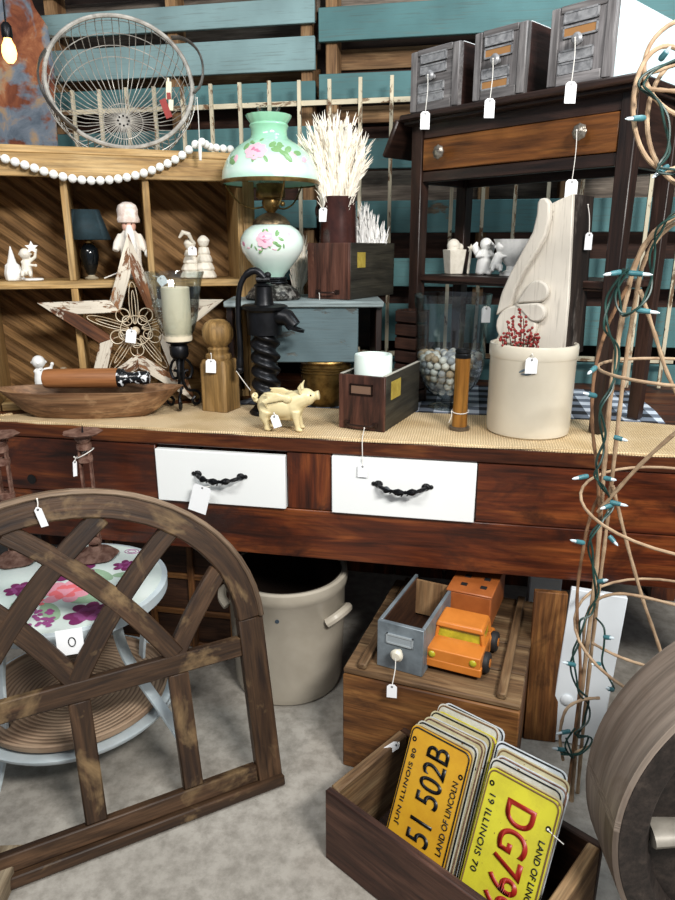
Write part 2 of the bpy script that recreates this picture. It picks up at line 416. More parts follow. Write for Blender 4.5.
# ------------------------------------------------------------ cloths on the bench
def gingham():
    t = NT('black white check'); v = t.gco((1, 1, 1)); sp = t.n('ShaderNodeSeparateXYZ'); t.l(v, sp.inputs[0])
    s = []
    for ax in ('X', 'Y'):
        f = t.math('FRACT', t.math('MULTIPLY', sp.outputs[ax], 11.0)); s.append(t.math('GREATER_THAN', f, .5))
    a = t.math('MULTIPLY', t.math('ADD', s[0], s[1]), .5)
    t.bump(t.noise(v, 200, 2), .2, .001); return t.out(t.ramp(a, [(0, '#d3dbe6'), (.5, '#6f7886'), (1, '#1a1c22')], 'CONSTANT') if False else t.ramp(a, [(0, '#d3dbe6'), (.45, '#6f7886'), (.55, '#6f7886'), (1, '#1a1c22')]), .85)
def burlap():
    t = NT('woven jute'); v = t.gco((1, 1, 1)); w1 = t.n('ShaderNodeTexWave', bands_direction='X'); w2 = t.n('ShaderNodeTexWave', bands_direction='Y')
    for w_ in (w1, w2): w_.inputs['Scale'].default_value = 48; w_.inputs['Distortion'].default_value = 2.5; w_.inputs['Detail'].default_value = 2; t.l(v, w_.inputs['Vector'])
    h = t.math('MULTIPLY', w1.outputs['Fac'], w2.outputs['Fac']); n = t.noise(v, 7, 4)
    c = t.mix(.55, t.ramp(n, [(.3, '#cfb384'), (.6, '#ecd4aa')]), t.ramp(h, [(0, '#80694a'), (.5, '#ffffff')]), 'MULTIPLY')
    t.bump(h, .8, .003); return t.out(c, .95)
def cloth(name, poly, z, th, mat, label, cat, hx=.04):
    xs_ = [p[0] for p in poly]; m = MB()
    c = V((sum(xs_)/len(xs_), sum(p[1] for p in poly)/len(poly), z))
    M = Matrix.Rotation(-PI/2, 4, 'X')  # xz polygon -> xy
    m.prism([(p[0]-c.x, p[1]-c.y) for p in poly], th, Matrix(((1, 0, 0, 0), (0, 0, 1, 0), (0, 1, 0, 0), (0, 0, 0, 1))))
    o = m.build(name, mat, None, loc=c+V((0, 0, th/2))); return tag(o, label, cat)
BP = [(-1.34, 1.668), (.60, 1.668), (.66, 1.75), (.68, 1.86), (.62, 1.97), (.5, 2.0), (-.66, 2.0), (-.84, 2.0), (-1.0, 1.915), (-1.2, 1.81), (-1.33, 1.74), (-1.36, 1.70)]
o = cloth('burlap_runner', BP, BZ+.0003, .0018, burlap(), 'tan woven jute runner laid along the front of the bench top', 'table runner')
# braided edge of the runner, its right corner curling up
m = MB(); e = [V((x, y, .0035)) for x, y in BP[-2:]+BP[:5]]; e = spline(e, 26)
c0 = V(o.location)
for ph in (0, PI):
    m.tube([V((p.x-c0.x, p.y-c0.y+.003*sin(i*1.1+ph), .0015+.0018*cos(i*1.1+ph))) for i, p in enumerate(e)], .0034, 6)
m.build('braided_edge', burlap(), o)
cloth('check_cloth', [(-.74, 2.005), (.56, 2.005), (.57, 2.16), (.56, 2.46), (-.3, 2.46), (-.45, 2.30), (-.66, 2.2)], BZ+.0003, .0018, gingham(), 'black and white check cloth under the lamp riser and glass vase', 'tablecloth')
BZ0 = BZ; BZ = BZ+.0025
# ------------------------------------------------------------ price tags
TG = 'white price tags'
def price_tag(hook, drop, label, w=.022, h=.036, rz=0, tilt=0, swing=(0, 0, 0), string=True, card=True, n=1, via=None):
    """a card on a string; hook is where the string is tied"""
    hook = V(hook); t = thing('price_tag', label, 'price tag', hook, rz, TG)
    sw = V(swing); e = V((0, 0, -drop))+sw
    if string:
        m = MB(); lp = [V((0, 0, 0)), V((.002, -.002, -drop*.4))+sw*.35, e]
        m.tube(spline(lp, 4) if via is None else [V((0, 0, 0)), V(via), V(via)+V((0, -.003, -.004)), e], .0011, 5)
        m.ball((0, 0, 0), .0024, 8, 5); m.build('string', M_string, t)
    if card:
        m = MB(); c = .006
        poly = [(-w/2+c, 0), (w/2-c, 0), (w/2, -c), (w/2, -h), (-w/2, -h), (-w/2, -c)]
        M = Matrix.Translation(e) @ Matrix.Rotation(tilt, 4, 'Y'); m.prism([(x, z+.004) for x, z in poly], .0008, M)
        k = m.build('card', M_card, t)
        m = MB(); m.lathe([(.0012, -.0005), (.0026, -.0005), (.0026, .0005), (.0012, .0005)], 10, M=M @ Matrix.Translation((0, -.0006, -.002)) @ Matrix.Rotation(PI/2, 4, 'X'), closed=True); m.build('eyelet', M_iron, k)
    return t
IY = radians(11)   # facing the viewer roughly
# ------------------------------------------------------------ wire egg basket on the cubby
M_wire = plain('grey galvanised wire', '#c9c5bc', .4, .25, var='#8d8982', vsc=25)
bc = ony(120, 79, 2.10); R0 = .212
ez = BZ+CH+.02
ax = (EYE-bc); ax.z = 0; ax.normalize(); ax = (ax*cos(radians(23))+V((0, 0, sin(radians(23))))).normalized()
bz = ax; by = (V((0, 0, 1))-bz*bz.z).normalized(); bx = by.cross(bz)
bc.z = ez+R0*by.z+.008
egg = thing('egg_basket', 'large round grey wire egg basket lying on its side on the pine cubby', 'basket', V((bc.x, bc.y, ez)))
BM = Matrix.Translation(bc-V((bc.x, bc.y, ez))) @ Matrix((bx, by, bz)).transposed().to_4x4()
def bp(r, a, z): return BM @ V((r*cos(a), r*sin(a), z))
prof = [(.022, -.205), (.07, -.207), (.12, -.203), (.16, -.185), (.187, -.15), (.205, -.10), (.22, -.05), (R0, 0)]
m = MB(); NR = 54
for k in range(NR):
    a = 2*PI*k/NR; m.tube([bp(r, a+.012*sin(k*3), z) for r, z in prof], .0013, 5)
for r, z in ((.062, -.208), (.187, -.151), (.2, -.115), (.212, -.075), (.2235, -.035)):
    m.tube([bp(r, 2*PI*k/56, z) for k in range(56)], .0014, 5, closed=True)
m.build('wire_body', M_wire, egg)
m = MB(); m.tube([bp(R0, 2*PI*k/72, 0) for k in range(72)], .0065, 8, closed=True); m.build('rim', M_wire, egg)
m = MB(); m.lathe([(0, -.002), (.026, -.002), (.028, 0), (.026, .002), (0, .002)], 24, M=BM @ Matrix.Translation((0, 0, -.207)))
for k in range(8): m.ball(bp(.017, k*PI/4, -.204), .0035, 8, 5, mi=1)
m.build('hub', [M_wire, M_iron], egg)
for sgn, a0, a1 in ((1, radians(-8), radians(42)), (-1, radians(160), radians(232))):
    n = 12; m = MB(); out = .035
    m.tube([bp(R0+.006+out*sin(PI*i/n)**.6 if sgn > 0 else R0+.004+.012*sin(PI*i/n), a0+(a1-a0)*i/n, .01+.028*sin(PI*i/n)) for i in range(n+1)], .010, 8, flat=.35, ref=bz)
    m.build('handle', plain('worn black handle', '#4a4743', .5, .5, var='#8d8983', vsc=14), egg)
# red and cream trinket hung inside the basket
p = ony(168, 78, 2.16)
tr = thing('painted_trinket', 'small red and cream painted trinket dangling inside the wire basket', 'trinket', p, IY)
m = MB(); m.box((0, 0, -.035), (.016, .006, .05), (0, .08, 0)); m.box((.004, 0, -.075), (.014, .006, .03), (0, .1, 0), mi=0); m.tube([(0, 0, 0.0), (.0, 0, -.012)], .004, 8); m.build('cream_part', plain('cream enamel', '#d8cfae', .4, var='#e9e2c9'), tr)
m = MB(); m.box((-.012, 0, -.085), (.02, .008, .055), (0, -.35, 0)); m.box((0, -.004, -.05), (.012, .003, .018), mi=0); m.build('red_part', plain('red enamel', '#9c2a22', .4, var='#7c1f1a'), tr)
# ------------------------------------------------------------ white bead garland
gp = [cpt(x, y, .03) for x, y in ((-14, 150), (0, 157), (25, 165), (60, 176), (90, 180.5), (120, 178.5), (150, 171), (178, 158), (199, 142.5))]
top = [ony(209, 139.5, cpt(205, 140, .0).y+.02), ony(219, 142, cpt(215, 140, 0).y+.04), ony(232, 145, cpt(225, 140, 0).y+.06)]
for q in top: q.z = BZ+CH+.034
path = spline(gp+top, 14); gl = thing('bead_garland', 'string of white round wooden beads draped across the top of the cubby', 'bead garland', gp[4])
m = MB(); m.tube(path[::4]+[path[-1]], .0016, 6); m.grow(lambda c: c-gp[4]); m.build('cord', M_string, gl)
acc = 0; last = path[0]; nb = None; M_bead = plain('white bead', '#e9eae6', .45); BR = .0121; bd = []
for a, b in zip(path, path[1:]):
    seg = (b-a).length; 
    while acc+seg >= 2*BR+.0008:
        a = a+(b-a).normalized()*(2*BR+.0008-acc); seg = (b-a).length; acc = 0; bd.append(a)
    acc += seg
for q in bd:
    if nb is None:
        m = MB(); m.ball((0, 0, 0), BR, 14, 9); nb = m.build('bead', M_bead, gl, loc=q-gp[4])
    else:
        c = nb.copy(); COL.objects.link(c); c.location = q-gp[4]
q = ony(197, 98, 2.02)
t = price_tag(q, .13, 'white string tassel hanging from the right handle of the wire basket', card=False); 
m = MB(); m.tube([(0, 0, -.11), (.001, 0, -.13), (0, 0, -.165)], [.002, .006, .004], 8); m.build('tassel', M_string, t)
t['category'] = 'tassel'; t.name = 'string_tassel'; del t['group']
# ------------------------------------------------------------ things in the cubby
# small black lamp
p = cub_at(94, SZ, .09); lp = thing('small_table_lamp', 'small black urn lamp with dark teal square shade in the cubby', 'lamp', p, CA)
m = MB(); m.lathe([(0, 0), (.02, 0), (.022, .004), (.012, .009), (.009, .014), (0, .014)], 20); m.build('base', plain('clear foot', '#a59a83', .15), lp)
m = MB(); m.lathe([(.009, .012), (.014, .018), (.023, .045), (.029, .072), (.026, .092), (.014, .104), (.008, .110), (0, .110)], 24); m.build('urn_body', M_black, lp)
m = MB(); m.lathe([(0, .108), (.012, .108), (.012, .114), (.006, .118), (.005, .130), (0, .130)], 16); m.build('collar', plain('gold collar', '#b08c55', .3, .7), lp)
m = MB()
def oct_(hx, hy, c): return [(hx-c, -hy), (hx, -hy+c), (hx, hy-c), (hx-c, hy), (-hx+c, hy), (-hx, hy-c), (-hx, -hy+c), (-hx+c, -hy)]
a = oct_(.068, .05, .022); b = oct_(.040, .032, .012); nv = 8
for i in range(8):
    j = (i+1) % 8; m.quad([(*a[i], .118), (*a[j], .118), (*b[j], .205), (*b[i], .205)])
m.build('lamp_shade', M_shadeblk, lp, solid=.002, sharp=20)
# white bearded figure
p = cub_at(135, SZ, .045); gn = thing('bearded_figurine', 'white bearded winter figure in tall fur hat behind the star', 'figurine', p, CA)
M_fur = plain('white fur', '#e6e0d6', .95, var='#cfc8bc', vsc=70, bump=.9)
m = MB(); m.lathe([(0, 0), (.028, 0), (.032, .01), (.030, .06), (.032, .10), (.026, .135), (.014, .15), (0, .152)], 18, f=lambda a, i, z: 1+.05*sin(a*5+z*60))
for s in (-1, 1): m.tube([(s*.022, 0, .13), (s*.038, -.006, .105), (s*.045, -.018, .085)], [.014, .013, .010], 10); m.ball((s*.014, -.006, .006), (.014, .02, .009), 10, 6)
m.build('coat', M_fur, gn, remesh=.003)
m = MB(); m.ball((0, -.004, .158), (.021, .02, .022), 16, 10); m.ball((0, -.025, .156), (.004, .005, .004), 8, 6); m.build('head', plain('pink face', '#d9a995', .5), gn)
for s in (-1, 1): m = MB(); m.ball((s*.008, -.0225, .163), (.0022, .0015, .0022), 8, 5); m.build('eye', M_black, gn)
m = MB(); m.tube([(0, -.016, .153), (0, -.028, .135), (.002, -.031, .10), (.004, -.028, .065), (.005, -.024, .045)], [.014, .026, .028, .019, .004], 12, flat=.6); m.build('beard', plain('white beard', '#f0ece4', .9, bump=.8, vsc=90), gn)
m = MB(); m.lathe([(.020, .166), (.032, .168), (.034, .176), (.031, .185), (.030, .192), (.031, .205), (.027, .218), (.014, .226), (0, .228)], 18, f=lambda a, i, z: 1+.04*sin(a*7+i)); m.build('fur_hat', plain('pinkish fur', '#ece2da', .95, var='#cdb9ad', vsc=60, bump=.8), gn)
m = MB(); m.ball((.050, -.022, .078), (.011, .011, .013), 12, 8); m.build('mitten', M_bead, gn)
m = MB(); m.tube([(-.045, -.02, .02), (-.085, -.03, .005)], .002, 6); m.build('stick', M_string, gn)
price_tag(cub_at(155, SZ+.012, -.02), .006, 'price tag lying over the shelf edge beside the bearded figurine', .028, .028, CA, radians(-35), (.02, -.005, 0))
# tiered white figurine
p = cub_at(200, SZ, .06); fg = thing('tiered_figurine', 'white ceramic pair of tiered ruffled coats in the right cubby compartment', 'figurine', p, CA); fg.scale = (1.2, 1.2, 1.15)
def ruff(cx, cy, s, h, R0_):
    pr = []; n = 4
    for i in range(n):
        z0 = h*i/n; z1 = h*(i+1)/n; r0 = R0_*(1-.16*i); pr += [(r0*.86, z0), (r0, z0+.003), (r0*.98, z0+.007), (r0*.78, z1-.002)]
    pr = [(0, 0)]+pr+[(0, h)]
    return pr
for nm, cx, cy, h, r in (('left_coat', -.018, .004, .078, .03), ('right_coat', .017, -.004, .085, .031)):
    m = MB(); m.lathe(ruff(cx, cy, 1, h, r), 36, c=(cx, cy, 0), f=lambda a, i, z: 1+.05*sin(a*9+i*.8)); m.build('ruffled_coat', M_bisque, fg, sharp=60)
    m = MB(); m.ball((cx, cy, h+.011), .0145, 14, 9); m.ball((cx, cy-.013, h+.010), .003, 6, 5)
    m.lathe([(.0155, h+.012), (.017, h+.016), (.012, h+.024), (.004, h+.03), (0, h+.03)], 14, c=(cx, cy, 0)); m.build('head', M_bisque, fg, remesh=.0022)
m = MB(); m.tube([(-.012, -.012, .098), (-.022, -.02, .118), (-.036, -.018, .122), (-.046, -.014, .108)], [.004, .006, .007, .003], 8); m.build('horn', M_bisque, fg)
price_tag(p+V((.008, -.058, .10)), .006, 'price tag on the tiered white figurine', .026, .026, CA)
# white angel with star, upper left
def child(m, o, s=1.0, lean=0, arms=((.02, -.01, .03), (-.02, -.01, .03)), sit=True):
    """a small child body as overlapping volumes fused by the remesh"""
    o = V(o)
    def P(x, y, z): return o+V((x+lean*z, y, z))*s
    m.tube([P(0, 0, .004), P(0, 0, .02), P(0, 0, .036), P(0, -.001, .048)], [.014*s, .0145*s, .012*s, .006*s], 12)
    m.ball(P(0, -.001, .062), .0155*s, 14, 10); m.ball(P(0, -.016, .060), .003*s, 6, 5); 
    for k in (-1, 1): m.ball(P(k*.0155, 0, .061), .0035*s, 6, 5)
    for k, a in zip((1, -1), arms):
        sh_ = P(k*.011, 0, .042); el = (sh_+P(*a))/2+V((k*.005*s, 0, -.004*s)); m.tube([sh_, el, P(*a)], [.0055*s, .005*s, .0035*s], 8); m.ball(P(*a), .005*s, 8, 6)
    for k in (-1, 1):
        if sit: m.tube([P(k*.007, 0, .008), P(k*.010, -.02, .012), P(k*.011, -.024, -.002 if o.z > .004 else .004)], [.008*s, .0065*s, .0045*s], 8); m.ball(P(k*.011, -.029, .003), (.004*s, .007*s, .0035*s), 8, 5)
        else: m.tube([P(k*.006, 0, .010), P(k*.008, 0, -.01), P(k*.009, -.002, -.026)], [.008*s, .007*s, .0055*s], 8); m.ball(P(k*.009, -.006, -.028), (.005*s, .009*s, .004*s), 8, 5)
p = cub_at(29, SZ, .05); an = thing('angel_figurine', 'white bisque child lifting a star beside peaked rock in the left compartment', 'figurine', p, CA)
m = MB(); child(m, (.005, 0, .012), 1.05, .0, ((.030, -.004, .072), (.026, -.012, .03))); m.build('child', M_bisque, an, remesh=.0022)
m = MB(); m.lathe([(0, 0), (.026, 0), (.027, .02), (.020, .045), (.014, .05), (.008, .075), (.002, .10), (0, .102)], 9, c=(-.034, .008, 0), f=lambda a, i, z: 1+.12*sin(a*3+i)); m.lathe([(0, 0), (.03, 0), (.03, .006), (0, .008)], 20, c=(.02, 0, 0)); m.build('rock', M_bisque2, an, remesh=.003)
def starpoly(R1, r1, n=5, a0=PI/2): return [((R1 if i % 2 == 0 else r1)*cos(a0+i*PI/n), (R1 if i % 2 == 0 else r1)*sin(a0+i*PI/n)) for i in range(2*n)]
m = MB(); m.prism(starpoly(.019, .009), .005, Matrix.Translation((.026, -.006, .095))); m.build('star', M_bisque2, an)
# white child with frame, lower left
p = cub_at(36, BZ+.024, .04); ch = thing('child_figurine', 'white child figure holding up a square frame in the lowest left compartment', 'figurine', p, CA)
m = MB(); child(m, (-.015, 0, .034), 1.3, .0, ((.030, -.004, .056), (.024, -.014, .03)), sit=False); m.build('child', M_bisque2, ch, remesh=.0022)
m = MB(); fr = [(-.01, .09), (.03, .088), (.034, .055), (.004, .052)]
for i in range(4): a, b = fr[i], fr[(i+1) % 4]; m.beam((a[0], -.012, a[1]), (b[0], -.012, b[1]), .005, .005, ext=.002)
m.build('square_frame', M_bisque2, ch)
p2 = p+V((.045, .03, 0)); bk = MB(); bk.lathe([(0, 0), (.022, 0), (.024, .01), (.018, .03), (.02, .04), (.012, .05), (0, .05)], 18); o = bk.build('dark_pot', M_black, None, loc=p2); tag(o, 'small black pot beside the white child figure in the cubby', 'pot')
bk = MB(); bk.lathe([(0, 0), (.012, .0), (.014, .012), (.01, .02), (.013, .032), (.008, .042), (0, .044)], 14, f=lambda a, i, z: 1+.1*sin(3*a+i)); o = bk.build('beige_ornament', plain('beige stone', '#9a8b74', .6), None, loc=p2+V((0, 0, .0505))); tag(o, 'small beige ornament on top of the black pot in the cubby', 'ornament')
# ------------------------------------------------------------ big distressed star
M_starw = wood('distressed white board', ('#4f2f1c', '#7d5232', '#a67750'), .75, 1, paint='#ddd3c1', pam=.455, psc=24, bump=.6)
M_starr = wood('distressed brown board', ('#4a2a18', '#7b4b2c', '#9c6a45'), .75, 1, paint='#d5cab8', pam=.48, psc=15, bump=.6)
SR = .287; sp = cub_at(133, BZ+.001, -.047); z0 = SR*cos(radians(36)); lean = radians(3)
st = thing('wooden_star', 'large five-point star frame of peeling whitewashed boards leaning on the cubby', 'star decoration', sp, 0, None, (-lean, 0, CA+radians(-3)))
ri = SR*.40; th = .02; sc2 = .60
OUT = [(x, z+z0) for x, z in starpoly(SR, ri)]; INN = [(x*sc2, z*sc2+z0) for x, z in starpoly(SR, ri)]
for i in range(10):
    j = (i+1) % 10; m = MB()
    dr = V((OUT[j][0]-OUT[i][0], 0, OUT[j][1]-OUT[i][1])).normalized(); A = Matrix.Identity(4)
    m.prism([OUT[i], OUT[j], INN[j], INN[i]], th, y0=-th/2)
    ofs = V((RN.uniform(0, 9), RN.uniform(0, 9), RN.uniform(0, 9)))
    for v in m.bm.verts:
        g = v.co; l = g.dot(dr); v[m.g] = V((l, g.dot(V((-dr.z, 0, dr.x))), g.y))+ofs
    m.build('star_board', [M_starw, M_starr][i in (2, 9)], st, bevel=.0015)
M_wfl = plain('cream wire', '#ddd3bc', .5, .1, var='#b39a78', vsc=40)
m = MB(); c = V((0, -.006, z0))
for i in range(5):
    a = PI/2+i*2*PI/5; d = V((cos(a), 0, sin(a))); e = V((-sin(a), 0, cos(a)))
    for w, Lh in ((.013, .145), (.005, .12)):
        m.tube([c+d*(.02+(Lh-.02)*(1-cos(t*PI/10))/2)+e*w*sin(t*PI/10)*1 for t in range(11)]+[c+d*(.02+(Lh-.02)*(1-cos(t*PI/10))/2)-e*w*sin(t*PI/10) for t in range(9, 0, -1)], .0012, 5, closed=True)
    a2 = a+PI/5; d2_ = V((cos(a2), 0, sin(a2)))
    for q, rr in ((.058, .02), (.038, .014)):
        m.tube([c+d2_*q+V((cos(t*PI/9), 0, sin(t*PI/9)))*rr+V((0, -.006, 0)) for t in range(18)], .0016, 5, closed=True)
    m.tube([c+d2_*.03, c+d2_*.09], .0012, 5)
m.tube([c+V((cos(t*PI/12)*.045, -.008, sin(t*PI/12)*.045)) for t in range(24)], .0014, 5, closed=True)
m.ball(c+V((0, -.012, 0)), .013, 14, 9); m.build('wire_flower', M_wfl, st)
price_tag(sp+V((0.005, -.035, z0+.012)), .008, 'white price tag at the middle of the star', .03, .04, CA, radians(10))
# ------------------------------------------------------------ dough bowl and rolling pin
M_bowl = wood('carved bowl wood', ('#5f4029', '#8f694a', '#b38c66'), .55, .8, blotch='#c2a079', bam=.62)
bw = onz(96, 414, BZ); bw.y = 1.778; bw.z += .001
def boat(a, b, h, z, inset):
    k = z/h; A = a*(.60+.40*k**.8)-inset; B = b*(.55+.45*k**.6)-inset; return A, B
m = MB(); prof = []
N = 64
def rowpts(A, B, z, e=2.3, up=0):
    r = []
    for k in range(N):
        t = 2*PI*k/N; x = A*abs(cos(t))**(2/e)*(1 if cos(t) >= 0 else -1); y = B*abs(sin(t))**(2/e)*(1 if sin(t) >= 0 else -1)
        r.append(V((x, y, z+up*abs(x/A)**4*(z > .04)+.0015*sin(5*t+z*40))))
    return r
rows = [rowpts(.001, .001, .0)]+[rowpts(*boat(.270, .082, .078, z, 0), z, 2.3, .008) for z in (.0, .02, .05, .074, .078)]+[rowpts(*boat(.270, .082, .078, z, .016), z, 2.3, .008) for z in (.0785, .055, .03, .018)]+[rowpts(.001, .001, .014)]
vs = []
for r in rows: vs.append([m.bm.verts.new(p) for p in r])
for rr, r in zip(vs, rows):
    for v, p in zip(rr, r): v[m.g] = p*1.0
for A, B in zip(vs, vs[1:]):
    for k in range(N): m.bm.faces.new((A[k], A[(k+1) % N], B[(k+1) % N], B[k]))
o = m.build('dough_bowl', M_bowl, None, loc=bw); o.rotation_euler = (0, 0, IY+radians(3)); tag(o, 'long carved wooden dough bowl with flared ends on the bench', 'bowl')
D_ = V((cos(IY+.05), sin(IY+.05), 0)); pr0 = onp(84, 384, bw-V((0, .01, 0)), (sin(IY), -cos(IY), 0)); pr0.z = BZ+.0785+.034
rp = thing('rolling_pin', 'brown wooden rolling pin with flecked black handle resting across the dough bowl', 'rolling pin', pr0, IY+radians(3))
TX = Matrix.Rotation(PI/2, 4, 'Y')
m = MB(); m.lathe([(0, -.115), (.016, -.115), (.026, -.110), (.0285, -.10), (.029, 0), (.029, .098), (.0285, .10), (0, .1)], 28, M=TX); m.build('roller', wood('roller wood', ('#80502c', '#a56c40', '#bd8557'), .5, .5), rp)
def flk():
    t = NT('flecked black'); n = t.noise(t.gco((1, 1, 1)), 55, 3, .5, .5); return t.out(t.ramp(n, [(.56, '#0d0f12'), (.60, '#dfe3e6')], 'LINEAR'), .25)
m = MB(); m.lathe([(0, .1), (.0275, .1), (.029, .103), (.027, .115), (.018, .125), (.0165, .145), (.020, .165), (.021, .18), (.017, .19), (0, .192)], 24, M=TX); m.build('handle', flk(), rp)
# ------------------------------------------------------------ hurricane candle holder
h0 = onz(183, 408, BZ); hc = thing('hurricane_lantern', 'black scrolled iron hurricane holder with flared fluted glass beside the star', 'candle holder', h0, .5)
m = MB()
for k in range(3):
    a = k*2*PI/3+.3; d = V((cos(a), sin(a), 0))
    def sp_(pts): m.tube(spline([d*x+V((0, 0, z)) for x, z in pts], 5), .0045, 7)
    sp_([(.012, .155), (.03, .14), (.038, .115), (.028, .092), (.012, .096), (.012, .113), (.024, .116)])
    sp_([(.012, .155), (.008, .12), (.008, .08), (.022, .055), (.046, .05), (.062, .033), (.056, .012), (.04, .008), (.033, .022), (.043, .032)])
m.lathe([(0, .15), (.012, .15), (.024, .158), (.028, .166), (.028, .19), (.024, .196), (0, .196)], 24); m.tube([(0, 0, .15), (0, 0, .06)], .006, 8)
m.lathe([(0, .196), (.02, .197), (.036, .203), (.038, .207), (0, .207)], 28)
m.build('scroll_base', M_iron, hc)
gp_ = [(.030, .208), (.036, .215), (.05, .24), (.062, .28), (.070, .33), (.078, .38), (.088, .41)]
m = MB(); m.lathe(gp_+[(r-.003, z) for r, z in gp_[::-1]], 48, f=lambda a, i, z: 1+.012*sin(a*14), closed=True); m.build('glass_shade', M_glass, hc)
cn = MB(); cn.lathe([(0, 0), (.040, 0), (.0415, .004), (.0415, .155), (.039, .158), (.03, .154), (0, .154)], 32, f=lambda a, i, z: 1+.006*sin(a*6)); cn.tube([(0, 0, .15), (.001, 0, .168)], .0012, 5, mi=1)
o = cn.build('pillar_candle', [plain('cream wax', '#e2d8c0', .45, var='#d8ccb0', vsc=8), M_iron], None, loc=h0+V((0, 0, .2085))); tag(o, 'cream pillar candle inside the flared glass hurricane', 'candle')
# ------------------------------------------------------------ newel post
n0 = onz(218, 411, BZ); n0.y += .03; nw = thing('newel_post', 'short pale wooden newel post with round ball top on the bench', 'newel post', n0, radians(-12))
M_newel = wood('weathered newel wood', ('#6e5430', '#957443', '#b39261'), .6, .7)
m = MB(); c = .008; a = .045; sq = [(a-c, -a), (a, -a+c), (a, a-c), (a-c, a), (-a+c, a), (-a, a-c), (-a, -a+c), (-a+c, -a)]
def loopv(s, z): return [V((x*s, y*s, z)) for x, y in sq]
ls = [loopv(1, 0), loopv(1.0, .14), loopv(.86, .155)]
vv = [[m.bm.verts.new(p) for p in l] for l in ls]
for l in vv:
    for v in l: v[m.g] = V((v.co.z, v.co.x, v.co.y))
for A, B in zip(vv, vv[1:]):
    for k in range(8): m.bm.faces.new((A[k], A[(k+1) % 8], B[(k+1) % 8], B[k]))
m.bm.faces.new(vv[0]); m.bm.faces.new(vv[-1]); m.build('post_block', M_newel, nw, bevel=.001)
m = MB(); m.lathe([(.036, .153), (.040, .162), (.038, .170), (.030, .174), (.031, .181), (.033, .186), (.027, .192), (.030, .197), (.040, .207), (.0465, .225), (.046, .245), (.037, .262), (.022, .272), (0, .275)], 32); m.build('ball_finial', M_newel, nw)
price_tag(n0+V((-.005, -.05, .178)), .02, 'white price tag tied round the neck of the newel post', .03, .04, IY, 0.05, (0, -.006, 0))
# ------------------------------------------------------------ black iron pump with spiral column
p0 = onz(266, 409, BZ); p0.y = 1.905; p0.x = onp(267, 400, (0, 1.905, .8), (0, 1, 0)).x; pm = thing('hand_pump', 'black iron hand pump with spiral column standing behind the pig', 'hand pump', p0, IY)
m = MB(); m.lathe([(0, 0), (.052, 0), (.053, .005), (.048, .011), (.044, .014), (0, .014)], 32); m.build('base_plate', M_iron, pm)
m = MB(); n = 28; NZ = 60; rings = []
for i in range(NZ+1):
    z = .012+i*.225/NZ; r = []
    for k in range(n):
        a = 2*PI*k/n; rr = .037+.0075*sin(2*PI*z/.040+2*a)
        v = m.bm.verts.new((cos(a)*rr, sin(a)*rr, z)); v[m.g] = v.co.copy(); r.append(v)
    rings.append(r)
for A, B in zip(rings, rings[1:]):
    for k in range(n): m.bm.faces.new((A[k], A[(k+1) % n], B[(k+1) % n], B[k]))
m.bm.faces.new(rings[0]); m.bm.faces.new(rings[-1]); m.build('spiral_column', M_iron, pm, sharp=80)
m = MB(); m.lathe([(0, .236), (.050, .236), (.051, .30), (.056, .306), (.066, .308), (.068, .316), (.060, .320), (0, .320)], 32)
m.tube([(.03, -.01, .29), (.07, -.03, .285), (.088, -.036, .262)], [.03, .024, .021], 12); m.lathe([(.018, -.004), (.028, -.004), (.028, .004), (.018, .004)], 16, M=Matrix.Translation((.09, -.037, .256)) @ Matrix.Rotation(.3, 4, 'Y'), closed=True); m.build('spout_head', M_iron, pm)
m = MB(); m.lathe([(0, .318), (.03, .318), (.026, .33), (.024, .37), (.028, .374), (.020, .38), (0, .38)], 24); m.ball((-.004, 0, .392), (.018, .018, .016), 14, 9); m.ball((.014, -.01, .402), .010, 10, 7); m.tube([(-.018, -.014, .39), (.02, -.014, .39)], .008, 8)
m.build('cap', M_iron, pm)
m = MB(); m.tube(spline([(.004, -.012, .395), (-.02, -.013, .415), (-.05, -.014, .40), (-.068, -.015, .36), (-.074, -.016, .28), (-.072, -.017, .2), (-.075, -.018, .14)], 5), [.010]*10+[.008]*14+[.009]*4+[.011]*3, 10); m.ball((-.075, -.018, .134), .012, 12, 8); m.build('handle', M_iron, pm)
price_tag(p0+V((-.077, -.04, .13)), .055, 'loose white string with no card hanging from the pump handle', rz=0, swing=(.04, .0, 0), card=False)
# ------------------------------------------------------------ riser (painted wooden stand) and brass pot
M_riser = wood('washed blue grey wood', ('#3d3a37', '#5f6361', '#7f8885'), .65, 1, paint='#586b70', pam=.40, psc=22, bump=.5)
M_risert = wood('pale blue board', ('#7d8a8c', '#9fb0b2', '#bccbcd'), .5, 1)
ra = radians(12); r0 = V((-.497, 2.03, BZ0+.0025)); rz_ = .325
rs = thing('painted_riser', 'blue-grey washed wooden display riser carrying the painted glass lamp', 'riser', r0, ra)
m = MB(); m.box((0, .11, rz_-.009), (.475, .32, .018)); o = m.build('top_board', M_risert, rs, bevel=.003)
m = MB(); m.box((-.0, -.032, rz_-.018-.083), (.325, .014, .165)); o = m.build('front_board', M_riser, rs, bevel=.003)
for x in (-.225, .225):
    m = MB(); m.box((x, .11, (rz_-.018)/2), (.018, .27, rz_-.018)); m.build('side_board', M_dark, rs, bevel=.002)
m = MB(); m.box((0, .245, rz_-.1), (.44, .012, .15)); m.build('rear_board', M_dark, rs)
M_rs = Matrix.Translation(r0) @ Matrix.Rotation(ra, 4, 'Z')
RZ = r0.z+rz_+.001
def rtop(px, py): return onz(px, py, RZ)
q = onz(320, 409, BZ); q.y += .085
bp_ = thing('brass_pot', 'tarnished brass pot with rolled rim under the painted riser', 'pot', q)
